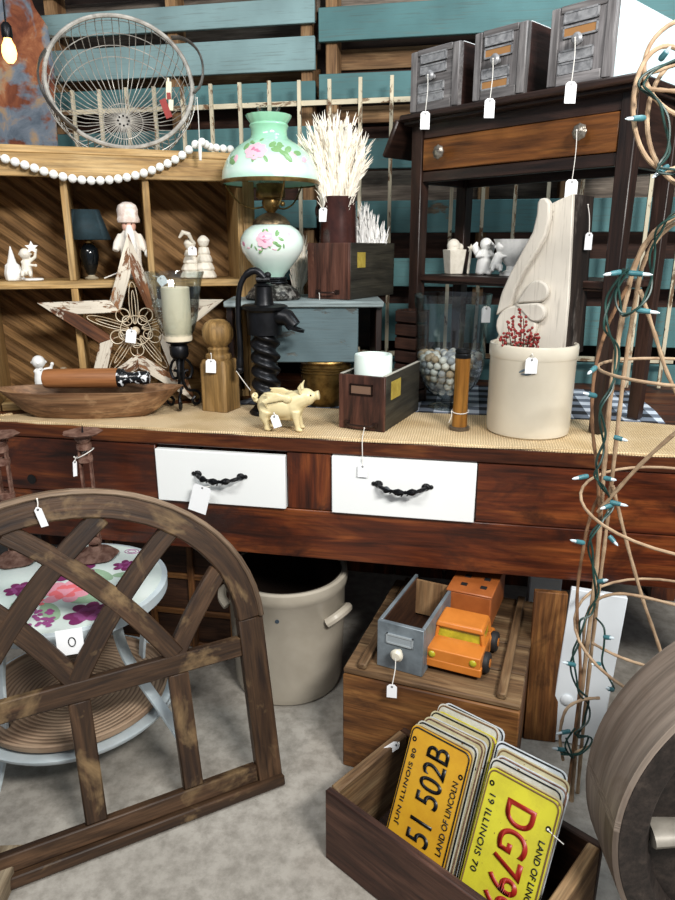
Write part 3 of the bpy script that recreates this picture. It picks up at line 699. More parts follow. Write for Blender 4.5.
m = MB(); m.lathe([(0, 0), (.064, 0), (.068, .004), (.074, .03), (.080, .1), (.083, .140), (.082, .141), (.082, .146), (.086, .150), (.090, .155), (.088, .160), (.083, .158), (.078, .14), (.070, .02), (0, .012)], 40)
m.grow(lambda c: V((c.x*.95, c.y*.95, c.z*.9))); m.build('pot_body', M_brass, bp_)
m = MB()
for z in (.118, .128, .136): m.lathe([(.0795+z*.03, z-.0022), (.0825+z*.03, z), (.0795+z*.03, z+.0022)], 40, closed=True)
m.grow(lambda c: V((c.x*.95, c.y*.95, c.z*.9))); m.build('rim_bands', M_brass, bp_)
# ------------------------------------------------------------ painted glass oil lamp
def shadeglass(name, c1, c2, tr=.25):
    t = NT(name); sp = t.n('ShaderNodeSeparateXYZ'); t.l(t.gco((1, 1, 1), True), sp.inputs[0])
    n = t.noise(t.gco((1, 1, 1), True), 7, 2); h = t.math('ADD', sp.outputs['Z'], t.math('MULTIPLY', t.math('SUBTRACT', n, .5), .05))
    c = t.ramp(h, c1); t.b.inputs['Subsurface Weight'].default_value = .15; t.b.inputs['Subsurface Radius'].default_value = (.02, .02, .02); t.b.inputs['Coat Weight'].default_value = .5
    return t.out(c, .18)
M_sh = shadeglass('mint shade glass', [(.35, '#9fd0b8'), (.38, '#cfe6da'), (.43, '#b5dac5'), (.49, '#93cbab')], None)
M_fn = shadeglass('mint font glass', [(.05, '#a5d9c3'), (.09, '#c9e6da'), (.14, '#e2ece6'), (.21, '#d2e6dc')], None)
M_rose = plain('painted rose pink', '#d8a3b6', .3, var='#e9c3cc', vsc=60); M_rosed = plain('painted rose deep', '#c47b98', .3); M_leaf = plain('painted leaf green', '#5d8f5e', .35, var='#88ac72', vsc=60)
lb = onz(273, 291, RZ); lb.z = RZ; lb.y = 2.045; lb.x = onp(273, 280, (0, 2.045, 0), (0, 1, 0)).x
ol = thing('oil_lamp', 'tall mint green glass oil lamp painted with pink roses, dome shade on brass burner', 'lamp', lb, IY); ol.scale = (.94, .94, .94)
M_orn = plain('tarnished silver casting', '#24221f', .4, .6, var='#8d8a84', vsc=55, bump=1.0, lo=.48, hi=.62)
m = MB(); m.lathe([(0, 0), (.085, 0), (.088, .006), (.083, .012), (.080, .022), (.066, .038), (.045, .048), (.04, .052), (0, .052)], 40, f=lambda a, i, z: 1+(.05*sin(a*4)**2+.01*sin(a*16) if z < .03 else .01*sin(a*12)))
for k in range(4):
    a = k*PI/2+.4; m.ball((.078*cos(a), .078*sin(a), .008), (.016, .016, .010), 12, 6)
m.build('cast_base', M_orn, ol, sharp=60)
m = MB()
for z, r in ((.053, .047), (.060, .043), (.067, .046)): m.lathe([(r-.012, z-.004), (r, z-.003), (r+.002, z), (r, z+.003), (r-.012, z+.004)], 32, closed=True)
m.build('ring_collar', M_iron, ol)
fp = [(.036, .070), (.040, .078), (.055, .095), (.080, .125), (.096, .150), (.101, .172), (.098, .192), (.086, .212), (.066, .226), (.052, .232)]
m = MB(); m.lathe([(0, .07)]+fp+[(0, .232)], 44); fo = m.build('glass_font', M_fn, ol)
def onprof(pf, ang, z):
    for (r1, z1), (r2, z2) in zip(pf, pf[1:]):
        if min(z1, z2) <= z <= max(z1, z2) and abs(z2-z1) > 1e-6:
            t = (z-z1)/(z2-z1); r = r1+(r2-r1)*t; n = V((cos(ang)*(z2-z1), sin(ang)*(z2-z1), -(r2-r1))).normalized()
            if n.dot(V((cos(ang), sin(ang), 0))) < 0: n = -n
            return V((r*cos(ang), r*sin(ang), z)), n
def decal(m, pf, ang, z, w, h, rot, mi, lift=.0004):
    """a flat painted petal hugging the glass"""
    P, n = onprof(pf, ang, z); u = V((-sin(ang), cos(ang), 0)); v = n.cross(u)
    m.ball(P+n*lift, (w, h, .0009), 12, 4, Matrix((u*cos(rot)+v*sin(rot), -u*sin(rot)+v*cos(rot), n)).transposed(), mi)
def rosegroup(m, pf, ang, z, s):
    rr = random.Random(int(ang*100)+5)
    for i in range(9):
        a = i*2*PI/8; d = .62 if i < 8 else 0
        decal(m, pf, ang+d*.020*s*cos(a)/.10, z+d*.018*s*sin(a), .013*s, .010*s, a, 0, .0004+i*.0001)
    for i in range(4): decal(m, pf, ang+rr.uniform(-.06, .06)*s, z+rr.uniform(-.006, .006)*s, .006*s, .0035*s, rr.uniform(0, 3), 1, .0018)
    for i in range(9):
        a = rr.uniform(0, 6.28); q = rr.uniform(1.3, 2.4); da = .024*s*q*cos(a)/.10; dz = .014*s*q*sin(a)
        try: decal(m, pf, ang+da, z+dz, .009*s, .0042*s, a+rr.uniform(-.6, .6), 2, .0003)
        except TypeError: pass
m = MB(); F0 = -PI/2-.12
rosegroup(m, fp, F0, .186, 1.15)
for k in range(9): decal(m, fp, F0-.62+k*.15, .160+.006*sin(k*1.7), .008, .003, k, 2 if k % 3 else 0)
decal(m, fp, F0-.85, .172, .008, .008, 0, 1); decal(m, fp, F0+.8, .20, .009, .005, 1, 0)
m.build('painted_roses', [M_rose, M_rosed, M_leaf], fo)
m = MB(); m.lathe([(0, .230), (.060, .230), (.058, .238), (.045, .252), (.028, .262), (.018, .266), (0, .266)], 36, f=lambda a, i, z: 1+.012*sin(a*18)); m.build('font_cap', plain('tarnished cap', '#4b4032', .4, .8, var='#857257', vsc=40, bump=.5), ol, sharp=60)
m = MB(); m.lathe([(0, .264), (.012, .264), (.014, .270), (.026, .282), (.029, .296), (.026, .308), (.018, .31), (0, .312)], 28)
m.lathe([(.020, .304), (.040, .307), (.046, .313), (.047, .325), (.044, .332), (.045, .350), (.041, .352), (.040, .313), (.02, .307)], 36, f=lambda a, i, z: 1+.03*sin(a*18), closed=True)
for k in range(3):
    a = k*2*PI/3+.9; d = V((cos(a), sin(a), 0)); m.tube(spline([d*.02+V((0, 0, .285)), d*.06+V((0, 0, .28)), d*.10+V((0, 0, .295)), d*.125+V((0, 0, .32)), d*.146+V((0, 0, .352))], 5), .0028, 7)
m.ball((.038, -.02, .292), (.008, .008, .008)); m.build('brass_burner', M_brass, ol)
cp = [(.030, .32), (.036, .345), (.034, .39), (.027, .46), (.026, .52), (.032, .555), (.037, .567)]
m = MB(); m.lathe(cp+[(r-.002, z) for r, z in cp[::-1]], 32, closed=True); m.build('glass_chimney', M_glass, ol)
spf = [(.150, .352), (.150, .362), (.147, .385), (.137, .412), (.120, .437), (.097, .458), (.074, .471), (.060, .479), (.055, .488), (.0545, .502), (.058, .512), (.060, .516), (.056, .522), (.066, .537), (.069, .545)]
m = MB(); m.lathe(spf+[(r-.003, z) for r, z in spf[::-1]], 56, closed=True, f=lambda a, i, z: 1+(.02*sin(a*16) if z > .533 else 0)); sh2 = m.build('glass_shade', M_sh, ol, sharp=60)
m = MB(); rosegroup(m, spf, F0-.12, .432, 1.25)
for k, (da, z, mi) in enumerate(((.38, 0.435, 2), (.5, 0.449, 2), (.55, 0.425, 2), (.68, 0.437, 2), (.78, 0.422, 0), (.92, 0.429, 2), (-.6, 0.412, 0), (-.7, 0.405, 2), (.30, 0.451, 2), (.62, 0.412, 2), (1.05, 0.412, 0), (-.45, 0.447, 2))): decal(m, spf, F0+da, z, .016 if mi == 2 else .013, .009, k*1.3, mi)
m.build('painted_roses', [M_rose, M_rosed, M_leaf], sh2)
m = MB(); m.lathe([(.149, .348), (.153, .348), (.154, .356), (.151, .360), (.147, .356)], 56, closed=True); m.build('brass_rim', M_brass, ol)
# ------------------------------------------------------------ card drawers (long wooden file drawers)
M_cd = wood('old file drawer wood', ('#2e1b15', '#573529', '#7a5143'), .5, .9, blotch='#8a6654', bam=.66)
M_cds = wood('dull green-grey side', ('#221f1b', '#3a372f', '#4f4b3f'), .5, .9)
M_cdg = wood('grey file drawer', ('#5c5959', '#827f80', '#a5a2a1'), .55, .9)
M_cdd = wood('dark drawer side', ('#1d1110', '#33201c', '#4a302a'), .5)
M_yl = plain('faded yellow label', '#8f7b2c', .7, var='#a8953f', vsc=40)
M_tin = plain('dull tin', '#a9aaac', .4, .3, var='#77787b', vsc=50, bump=.4)
def tray(t, w, L_, h, mf, ms, th=.010, rim=None, low=0):
    """open drawer: front at y=0 facing -y, length L_, height h"""
    m = MB(); m.box((0, th/2, h/2), (w, th, h)); f = m.build('front_panel', mf, t, bevel=.0015)
    for s in (-1, 1):
        m = MB(); hh = h-low; m.box((s*(w/2-.0045), th+(L_-th)/2, hh/2), (.009, L_-th, hh))
        m.build('side_panel', ms, t, bevel=.001)
        if rim:
            m = MB(); m.box((s*(w/2-.0045), th+(L_-th)/2, hh+.0007), (.0088, L_-th, .0014)); m.build('rim_edge', rim, t)
    m = MB(); m.box((0, L_-.006, h*.42), (w-.02, .010, h*.8)); m.build('rear_panel', ms, t)
    m = MB(); m.box((0, L_/2, .004), (w-.02, L_-.03, .007)); m.build('drawer_bottom', ms, t)
    return f
def cup_bar(t, w, z, y=-.004):
    m = MB(); m.tube(spline([(-w/2, y+.003, z), (-w/2+.004, y-.012, z-.001), (0, y-.014, z-.002), (w/2-.004, y-.012, z-.001), (w/2, y+.003, z)], 5), .0028, 7)
    for s in (-1, 1): m.box((s*(w/2+.004), y+.002, z), (.014, .004, .012)); 
    return m.build('pull_bar', plain('dark bronze bar', '#3a2b26', .4, .7), t)
def holder(m, x, z, w, h, y=0, mi=0, mc=1):
    m.box((x, y-.0015, z), (w, .002, h), mi=mc)
    for a, b in (((x-w/2, z-h/2), (x+w/2, z-h/2)), ((x-w/2, z+h/2), (x+w/2, z+h/2)), ((x-w/2, z-h/2), (x-w/2, z+h/2)), ((x+w/2, z-h/2), (x+w/2, z+h/2))):
        m.beam((a[0], y-.002, a[1]), (b[0], y-.002, b[1]), .004, .004, ext=.002, mi=mi)
# upper drawer on the riser
ua = radians(-20); up0 = M_rs @ V((.075, -.025, rz_)); up0.z = RZ
up0 = onz(328, 299, RZ)
ud = thing('file_drawer', 'brown file drawer on the riser holding the dark jug and white sprigs', 'drawer', up0, ua, 'old file drawers on the bench')
uw, uL, uh = .148, .30, .165
f = tray(ud, uw, uL, uh, M_cd, M_cds); cup_bar(ud, .06, .022)
m = MB(); m.box((uw/2+.0003, .075, .115), (.0012, .05, .045)); m.build('yellow_label', M_yl, ud)
UM = Matrix.Translation(up0) @ Matrix.Rotation(ua, 4, 'Z')
price_tag(UM @ V((-.02, -.018, .018)), .115, 'bare white string hanging from the upper file drawer over the blue-grey board', card=False)
# dark jug
j0 = UM @ V((-.010, .078, .008+.001)); jg = thing('stoneware_jug', 'tall dark brown glazed stoneware jug filled with pampas plumes', 'jug', j0)
jp = [(.055, 0), (.0585, .006), (.0585, .1), (.058, .17), (.056, .22), (.053, .275), (.0545, .285), (.0545, .290)]
m = MB(); m.lathe([(0, 0)]+jp+[(.050, .290), (.049, .27), (.053, .02), (0, .012)], 36); m.build('jug_body', plain('dark brown glaze', '#2a1714', .18, var='#43251f', vsc=14), jg)
m = MB(); m.tube(spline([(-.046, -.012, .27), (-.062, -.014, .262), (-.064, -.014, .24), (-.053, -.012, .225)], 4), .005, 8); m.build('handle', plain('dark brown glaze handle', '#2a1714', .2), jg)
price_tag(j0+V((-.036, -.050, .283)), .03, 'white price tag hanging on the dark brown jug', .026, .04, IY)
M_pl = plain('pampas cream', '#efe6d4', .95, var='#f8f2e6', vsc=50); M_pl2 = plain('white bleached sprig', '#ecebe8', .95)
def plume(name, base, tip, bend, r, t, mat, seed, bris=46, stem=.35):
    rr = random.Random(seed); a = V(base); c = V(tip); b = (a+c)/2+V(bend); m = MB()
    P = lambda u: a*(1-u)**2+b*2*u*(1-u)+c*u*u
    us = [i/12 for i in range(13)]
    rad = [(.0022 if u < stem else r*(.45+.55*sin(PI*min(1, (u-stem)/(1-stem)*.75+.12)))*(1 if u < .97 else .25)) for u in us]
    m.tube([P(u) for u in us], rad, 7)
    for i in range(bris):
        u = stem+(1-stem)*rr.random()**.9; p = P(u); d = (P(min(1, u+.05))-P(u-.05)).normalized(); a_ = rr.uniform(0, 2*PI)
        n = d.orthogonal(); n.rotate(Matrix.Rotation(a_, 3, d)); s = d.cross(n)
        q = p+n*r*.7; e = p+n*r*rr.uniform(1.0, 1.45)+d*rr.uniform(.02, .04)
        m.tube([q, (q+e)/2+d*.002, e], [.0022, .0016, .0003], 3)
    return m.build(name, mat, t)
pb = thing('pampas_bunch', 'fan of cream dried pampas plumes standing in the dark jug', 'dried grass', j0+V((0, 0, .02)), IY)
rr = random.Random(5)
tips = [(-.062, .49), (-.045, .475), (-.048, .43), (-.03, .505), (-.02, .47), (-.005, .485), (.01, .50), (.022, .47), (.03, .505), (.042, .48), (.055, .49), (.066, .455), (.07, .43), (.085, .44), (.095, .425), (.055, .42), (.04, .42), (.0, .42), (-.025, .40), (.02, .40), (.078, .40), (.1, .40), (-.07, .44), (-.05, .38), (.0, .44), (.035, .45), (.06, .46), (-.035, .46), (.05, .38), (.015, .38)]
for i, (x, z) in enumerate(tips):
    plume('plume', (rr.uniform(-.012, .012), rr.uniform(-.012, .012), .06+rr.uniform(0, .03)), (x*1.05-.022, rr.uniform(-.05, .05), z-.02), (-x*.25, 0, .03), .0125, pb, M_pl, i, 80, .34)
ws = UM @ V((.015, .22, .012)); wb = thing('white_sprigs', 'short white feathery sprigs standing in the back of the upper file drawer', 'dried sprigs', ws, IY)
for i, (x, z) in enumerate(((-.035, .20), (-.02, .235), (-.008, .255), (.008, .235), (.022, .225), (.034, .205), (.055, .195), (.0, .21))):
    plume('sprig', (x*.5, rr.uniform(-.01, .01), .01), (x, rr.uniform(-.015, .015), z), (0, 0, 0), .009, wb, M_pl2, 50+i, 44, .4)
lb2 = M_rs @ V((-.03, .215, rz_+.001)); wb = thing('white_sprigs', 'pale feathery sprigs leaning behind the base of the painted lamp', 'dried sprigs', lb2, IY)
for i, (x, z) in enumerate(((-.02, .10), (-.002, .14), (.016, .165), (.03, .13), (.01, .11))):
    plume('sprig', (x*.4, 0, .003), (x+.01, rr.uniform(-.01, .01), z), (0, 0, 0), .009, wb, M_pl, 70+i, 30, .2)
# lower drawer with candle
la = radians(-14); ld0 = onz(361, 430, BZ); ld = thing('file_drawer', 'brown file drawer at the bench edge with white candle and empty label frame', 'drawer', ld0, la, 'old file drawers on the bench')
lw, lL, lh = .134, .29, .150
tray(ld, lw, lL, lh, M_cd, M_cds, rim=plain('pale worn rim', '#a9a69b', .6)); cup_bar(ld, .075, .018)
m = MB(); holder(m, 0, .112, .062, .026); m.build('label_frame', [plain('bronze frame', '#33241f', .35, .8), plain('old card', '#6b5140', .8)], ld)
m = MB(); m.box((lw/2+.0003, .085, .105), (.0012, .075, .05)); m.build('yellow_label', M_yl, ld)
LM = Matrix.Translation(ld0) @ Matrix.Rotation(la, 4, 'Z')
cq = LM @ V((.004, .072, .0085)); cm_ = MB(); cm_.lathe([(0, 0), (.050, 0), (.052, .003), (.052, .187), (.050, .190), (.044, .190), (.041, .182), (0, .180)], 40)
o = cm_.build('pillar_candle', plain('white wax', '#dde8e2', .35, var='#cfddd6', vsc=5), None, loc=cq); tag(o, 'thick white pillar candle standing in the lower file drawer', 'candle')
hk_ = LM @ V((.018, -.020, .012)); price_tag(hk_, .078, 'white price tag hanging from the lower file drawer over the bench edge', .026, .035, 0, 0, (.010, -(hk_.y-BY)-.010, 0), via=(.008, -(hk_.y-BY)-.006, BZ-hk_.z+.008))
# slatted crate behind
cc = V((-.195, 2.14, BZ)); cr = thing('slatted_crate', 'small dark ribbed wooden crate behind the lower file drawer', 'crate', cc, radians(-30))
for i in range(7):
    m = MB(); m.box((0, 0, .018+i*.042), (.085, .012, .036)); m.build('slat', M_paldark, cr, bevel=.003)
    m = MB(); m.box((.0365, .029, .018+i*.042), (.012, .046, .036)); m.build('slat', M_paldark, cr, bevel=.003)
m = MB(); m.box((-.0365, .029, .145), (.012, .046, .29)); m.build('side_panel', M_paldark, cr); m = MB(); m.box((0, .057, .145), (.085, .01, .29)); m.build('rear_panel', M_paldark, cr)
# ------------------------------------------------------------ winged pig
M_pig = plain('cream painted iron', '#d9cba2', .35, var='#c9b988', vsc=14, bump=.25)
pg0 = onz(283, 432, BZ); pg0.y += .025; pg = thing('winged_pig', 'cream cast winged pig figure at the bench edge facing right', 'pig figurine', pg0, IY+radians(-8))
m = MB()
m.ball((-.012, 0, .066), (.062, .034, .034), 20, 14); m.ball((-.042, 0, .068), (.034, .034, .036), 16, 12); m.ball((.022, 0, .070), (.032, .031, .036), 16, 12)
m.tube([(.025, 0, .078), (.05, 0, .090), (.068, 0, .096)], [.030, .026, .020], 14); m.ball((.058, 0, .093), (.026, .023, .024), 16, 12)
m.tube([(.068, 0, .094), (.084, 0, .097), (.091, 0, .099)], [.016, .0115, .012], 12); m.lathe([(0, -.003), (.013, -.003), (.013, .003), (0, .003)], 14, M=Matrix.Translation((.092, 0, .099)) @ Matrix.Rotation(PI/2-.15, 4, 'Y'))
for s in (-1, 1):
    m.tube([(.032, s*.016, .055), (.034, s*.019, .035), (.038, s*.019, .015), (.040, s*.019, .004)], [.016, .010, .0075, .0085], 10); m.ball((.043, s*.019, .005), (.010, .008, .005), 10, 6)
    m.tube([(-.048, s*.017, .055), (-.054, s*.019, .038), (-.046, s*.019, .018), (-.046, s*.019, .004)], [.021, .014, .0085, .009], 10); m.ball((-.043, s*.019, .005), (.010, .008, .005), 10, 6)
m.tube([(.036, 0, .046), (-.05, 0, .046)], .02, 10)
m.build('body', M_pig, pg, remesh=.0022, smooth=5)
for s in (-1, 1):
    m = MB(); m.tube([(.046, s*.016, .108), (.044, s*.022, .122), (.050, s*.024, .134)], [.010, .009, .002], 10, flat=.45, ref=(0, 1, 0)); m.build('ear', M_pig, pg)
    m = MB(); m.ball((.074, s*.0165, .101), (.0025, .0018, .0025), 8, 6); m.build('eye', M_iron, pg)
    m = MB()
    for k in range(6):
        m.tube([(.012-.004*k, s*(.030+.001*k), .094+.003*(k % 2)), (-.015-.007*k, s*(.036+.001*k), .103-.004*k), (-.050-.004*k+.006*k, s*(.034), .108-.0085*k)], [.007, .0075, .002], 8, flat=.55)
    m.ball((.012, s*.028, .092), (.014, .008, .012), 12, 8); m.build('wing', M_pig, pg, remesh=.002, smooth=2)
m = MB(); m.tube(spline([(-.074, 0, .078), (-.084, .002, .082), (-.090, .008, .090), (-.084, .012, .095), (-.079, .004, .090), (-.084, -.006, .086)], 5), [.006]*6+[.0045]*20, 8); m.build('tail', M_pig, pg)
price_tag(pg0+V((-.018, -.045, .056)), .008, 'white price tag hanging on the belly of the winged pig', .022, .036, IY, radians(-18))
# ------------------------------------------------------------ glass vase full of beads
v0 = onz(447, 411, BZ); v0.y += .055
va = thing('glass_vase', 'large clear glass hurricane vase half filled with wooden beads', 'vase', v0)
vp = [(.060, .0), (.062, .004), (.045, .010), (.022, .018), (.020, .026), (.035, .036), (.062, .050), (.086, .08), (.100, .12), (.106, .16), (.107, .22), (.109, .28), (.113, .325), (.116, .345)]
vin = [(r-.004, z) for r, z in vp if z > .2][::-1]+[(.103, .16), (.096, .12), (.082, .083), (.058, .056), (.03, .043), (0, .04)]
m = MB(); m.lathe([(0, 0)]+vp+vin, 56); m.build('vase_body', M_glass, va)
def inr(z):
    pf = sorted([(z_, r) for r, z_ in vin])
    for (z1, r1), (z2, r2) in zip(pf, pf[1:]):
        if z1 <= z <= z2: return r1+(r2-r1)*(z-z1)/(z2-z1+1e-9)
    return .1
bm_ = [plain('white wooden bead', '#d5d2cb', .5), plain('grey wooden bead', '#9a9da2', .5), plain('tan wooden bead', '#b09a80', .5)]
protos = []; rb = .0117; pts_ = []; rr = random.Random(3); z = .056
while z < .178:
    rmax = inr(z)-rb-.001
    for ring in (0, 1):
        R_ = rmax-ring*rb*2.05
        if R_ < rb: continue
        if ring == 1 and z < .15: continue
        n = max(1, int(2*PI*R_/(rb*2.08))); o_ = rr.random()*6
        for k in range(n):
            a = o_+k*2*PI/n
            if sin(a-IY) > .35 and z < .15: continue
            zz = z+rr.uniform(-.0025, .0025)+(-.02*cos(2*a)*(z > .16)*0)
            pts_.append(V((R_*cos(a), R_*sin(a), zz)))
    z += rb*1.78
for a in range(16):
    pts_.append(V((rr.uniform(-.05, .05), rr.uniform(-.05, .05), .16)))
for i, q in enumerate(pts_[:290]):
    k = rr.choices((0, 1, 2), (6, 4, 2))[0]
    while len(protos) <= k: protos.append(None)
    if protos[k] is None:
        m = MB(); m.ball((0, 0, 0), rb, 14, 9); o = m.build('wooden_bead', bm_[k], None, loc=v0+q); protos[k] = o
    else: o = protos[k].copy(); COL.objects.link(o); o.location = v0+q
    tag(o, ('white', 'grey', 'tan')[k]+' wooden bead in the pile inside the glass vase', 'bead', ('white', 'grey', 'tan')[k]+' beads in the glass vase')
m = MB(); m.lathe([(0, .046), (.02, .048), (.05, .062), (.07, .085), (.078, .12), (.078, .148), (0, .15)], 24)
price_tag(v0+V((.098, -.062, .315)), .004, 'white price tag stuck near the rim of the glass vase', .026, .046, IY)
# ------------------------------------------------------------ wooden bobbin
b0 = onz(459, 431, BZ); b0.y += .02; bb = thing('wooden_bobbin', 'amber wooden textile bobbin with dark ends standing at the bench edge', 'bobbin', b0)
m = MB(); m.lathe([(0, .006), (.021, .006), (.021, .012), (.0205, .02), (.0195, .10), (.0200, .185), (.0205, .198), (0, .198)], 28); m.build('spool', wood('amber bobbin wood', ('#7d4f1c', '#9c6a2c', '#b5853f'), .3, .6), bb)
m = MB(); m.lathe([(0, 0), (.026, 0), (.028, .002), (.028, .008), (.024, .010), (.021, .010), (0, .010)], 28); m.build('base_flange', plain('dark metal flange', '#4a3f35', .4, .6, var='#8a7d6c'), bb)
m = MB(); m.lathe([(0, .196), (.0205, .196), (.0212, .206), (.019, .209), (.0212, .212), (.0205, .219), (.008, .220), (.007, .215), (0, .215)], 28); m.build('top_ferrule', M_iron, bb)
m = MB(); m.tube([V((.0225*cos(k*PI/8), .0225*sin(k*PI/8), .052+.004*sin(k*PI/8))) for k in range(16)], .0012, 5, closed=True); m.build('string_loop', M_string, bb)
price_tag(b0+V((-.0225, -.008, .05)), .030, 'loose white string hanging from the amber bobbin', card=False, swing=(-.006, -.004, 0))
# ------------------------------------------------------------ crock with corbel
k0 = onz(530, 441, BZ); k0.y += .112; ck = thing('stoneware_crock', 'cream stoneware crock at the bench edge holding the carved corbel', 'crock', k0)
m = MB(); m.lathe([(0, 0), (.108, 0), (.113, .004), (.115, .02), (.116, .195), (.1175, .198), (.119, .201), (.1195, .225), (.1175, .231), (.112, .232), (.108, .229), (.106, .2), (.104, .015), (0, .012)], 56); m.grow(lambda c: V((c.x*.955, c.y*.955, c.z*1.03))); o = m.build('crock_body', M_crock, ck)
m = MB(); a0 = -PI/2+IY-.42
for da, dz, w, h, r_ in ((-.05, .003, .012, .003, .5), (.04, .002, .010, .003, -.5), (.0, -.006, .012, .0025, 0), (.06, -.007, .008, .002, .2)): decal(m, [(.1110, .1), (.1112, .205)], a0+da, .178+dz, w, h, r_, 0)
m.build('stamp_mark', plain('blue grey stamp', '#5f6f78', .5), ck)
price_tag(k0+V((.1195*cos(a0+.12), .1195*sin(a0+.12), .224)), .012, 'white price tag hanging on the rim of the cream crock', .030, .04, IY)
# ------------------------------------------------------------ corbel
M_cor = wood('old cream paint', ('#5a4634', '#7c6750', '#a08b70'), .65, 1, paint='#dfd8cb', pam=.36, psc=12, bump=.5)
M_corr = wood('corbel raw side', ('#17110e', '#2b211c', '#463a32'), .7, blotch='#77706a', bam=.66)
ca = radians(-30)
K0 = k0+V((.035, .0, .014)); D0 = depth(K0+V((0, 0, .4))); nrm = V((sin(ca), -cos(ca), 0)); hx = V((cos(ca), sin(ca), 0)); F0_ = K0+nrm*.0
def cl(px, py): q = onp(px, py, F0_, nrm)-F0_; return (q.dot(hx), q.z)
co = thing('carved_corbel', 'tall cream carved wooden corbel with scroll and trefoil standing in the crock', 'corbel', K0, ca)
outl = [cl(*p) for p in ((546, 206), (573, 193), (571, 240), (568, 300), (563, 356))]
outl += [(.03, .19), (.03, .0), (-.045, .0), (-.05, .20)]+[cl(*p) for p in ((506, 352), (498, 338), (499, 318), (506, 296), (517, 275), (529, 255), (539, 234))]
m = MB(); m.prism(outl, .052, y0=0.0)
for v in m.bm.verts: v[m.g] = V((v.co.z, v.co.x, v.co.y))
m.build('back_board', [M_cor], co, bevel=.002)
so = [outl[1], outl[2], outl[3], outl[4], (.03, .19)]
m = MB(); x1 = outl[1]; x2 = outl[4]
m.beam((x1[0]+.003, .062, x1[1]-.003), (x2[0]+.002, .062, x2[1]), .10, .012, up=(1, 0, 0)); o = m.build('raw_side_board', M_corr, co); o['label'] = 'dark unpainted side of the corbel'
def band(pxs, w, y, t_, name):
    m = MB(); pts = spline([V((*cl(*p)[:1], y, cl(*p)[1])) for p in pxs], 5); n = len(pts)
    m.tube(pts, [w(i/(n-1)) if callable(w) else w for i in range(n)], 12, flat=t_, ref=(0, 1, 0)); return m
def relief(pxs, t_, name):
    m = MB(); m.prism([cl(*p) for p in pxs], t_, y0=-t_)
    for v in m.bm.verts: v[m.g] = V((v.co.z+3, v.co.x, v.co.y))
    return m.build(name, M_cor, co, bevel=.005, seg=2)
L_ = [(541, 203), (543, 199), (549, 198), (553, 203)]
relief(L_+[(553, 218), (549, 235), (540, 252), (527, 272), (519, 288), (514, 306)]+[(499, 315), (505, 292), (514, 272), (526, 250), (536, 232), (540, 215)], .022, 'scroll_band')
def circ(cx, cy, r, n=22, sx=1): return [(cx+r*sx*cos(2*PI*k/n), cy+r*sin(2*PI*k/n)) for k in range(n)]
relief(circ(519, 325, 20), .020, 'scroll_disc'); relief(circ(507, 341, 9, 16), .014, 'lower_curl')
def lobe(cx, cy, r, tx, ty):
    a = atan2(cy-ty, cx-tx); n = 16; return [(tx, ty)]+[(cx+r*cos(a-1.9+3.8*k/n), cy+r*sin(a-1.9+3.8*k/n)) for k in range(n+1)]
relief(lobe(540, 291, 11, 518, 303), .018, 'trefoil_lobe'); relief(lobe(539, 312, 9.5, 519, 304), .024, 'trefoil_lobe')
q = V((outl[1][0]+.012, .03, outl[1][1]-.03)); CMx = Matrix.Translation(K0) @ Matrix.Rotation(ca, 4, 'Z')
price_tag(CMx @ V((outl[1][0]+.014, .065, outl[1][1]-.025)), .07, 'white price tag hanging on the dark side of the corbel', .026, .042, ca+PI/2-.35, swing=(.004, -.01, 0))
# berries
by0 = k0+V((-.042, -.052, .12)); br = thing('berry_sprigs', 'red berry sprigs tucked in the crock in front of the corbel', 'berry sprigs', by0, IY)
M_ber = plain('red berry', '#6e1916', .35, var='#8f2420', vsc=60); M_stem = plain('dark stem', '#4a2a20', .8)
rr = random.Random(8)
for i, (x, z, y) in enumerate(((-.045, .245, -.01), (-.03, .28, -.01), (-.012, .30, 0), (.008, .335, .0), (.018, .30, -.005), (.03, .26, -.01), (.045, .235, -.01), (.055, .225, -.015), (-.055, .22, -.01), (0, .25, -.015), (.022, .235, -.02), (-.02, .235, -.02), (.038, .23, -.02))):
    z = .135+(z-.22)*.62; x *= .85; b = V((x*.3, .0, .0)); e = V((x-.010*(z > .17), y, z)); md = V((x*.75, y*.5, z*.6)); m = MB(); pts = spline([b, md, e], 8); m.tube(pts, .0013, 5)
    for k in range(9):
        u = pts[len(pts)-1-int(k*.8)]; m.ball(u+V((rr.uniform(-.007, .007), rr.uniform(-.006, .006), rr.uniform(-.004, .006))), .0038, 8, 6, mi=1)
    m.build('sprig', [M_stem, M_ber], br)
# ------------------------------------------------------------ dark side table standing on the bench
BT = BZ0+.001
TA = radians(-36); R0_ = onz(600, 437, BZ0); TL = .69; TD = .27
tx = V((cos(TA), sin(TA), 0)); tn = V((sin(TA), -cos(TA), 0))   # along the front to the right; out of the front
TO = V((R0_.x, R0_.y, BT))                                       # foot of the front right leg
TO.z = BZ0+.0055
tb = thing('side_table', 'dark walnut side table with one drawer and a drop leaf standing on the bench', 'table', TO, TA)
TM = Matrix.Translation(TO) @ Matrix.Rotation(TA, 4, 'Z')
def tz(z): return z-TO.z
def tbx(name, c, s, mat=M_dark, bev=.002, par=None, rot=None): m = MB(); m.box(c, s, rot); return m.build(name, mat, par or tb, bevel=bev)
lt = .042; zt1, zt2 = 1.635, 1.655
for x in (-TL+lt/2, -lt/2):
    for y in (lt/2, TD-lt/2):
        m = MB(); m.box((x, y, tz(1.633)/2), (lt, lt, tz(1.633)), taper=(1, 1)); 
        for v in m.bm.verts:
            if v.co.z < .1: v.co.x = x+(v.co.x-x)*.78; v.co.y = y+(v.co.y-y)*.78
        m.build('leg', M_dark, tb, bevel=.002)
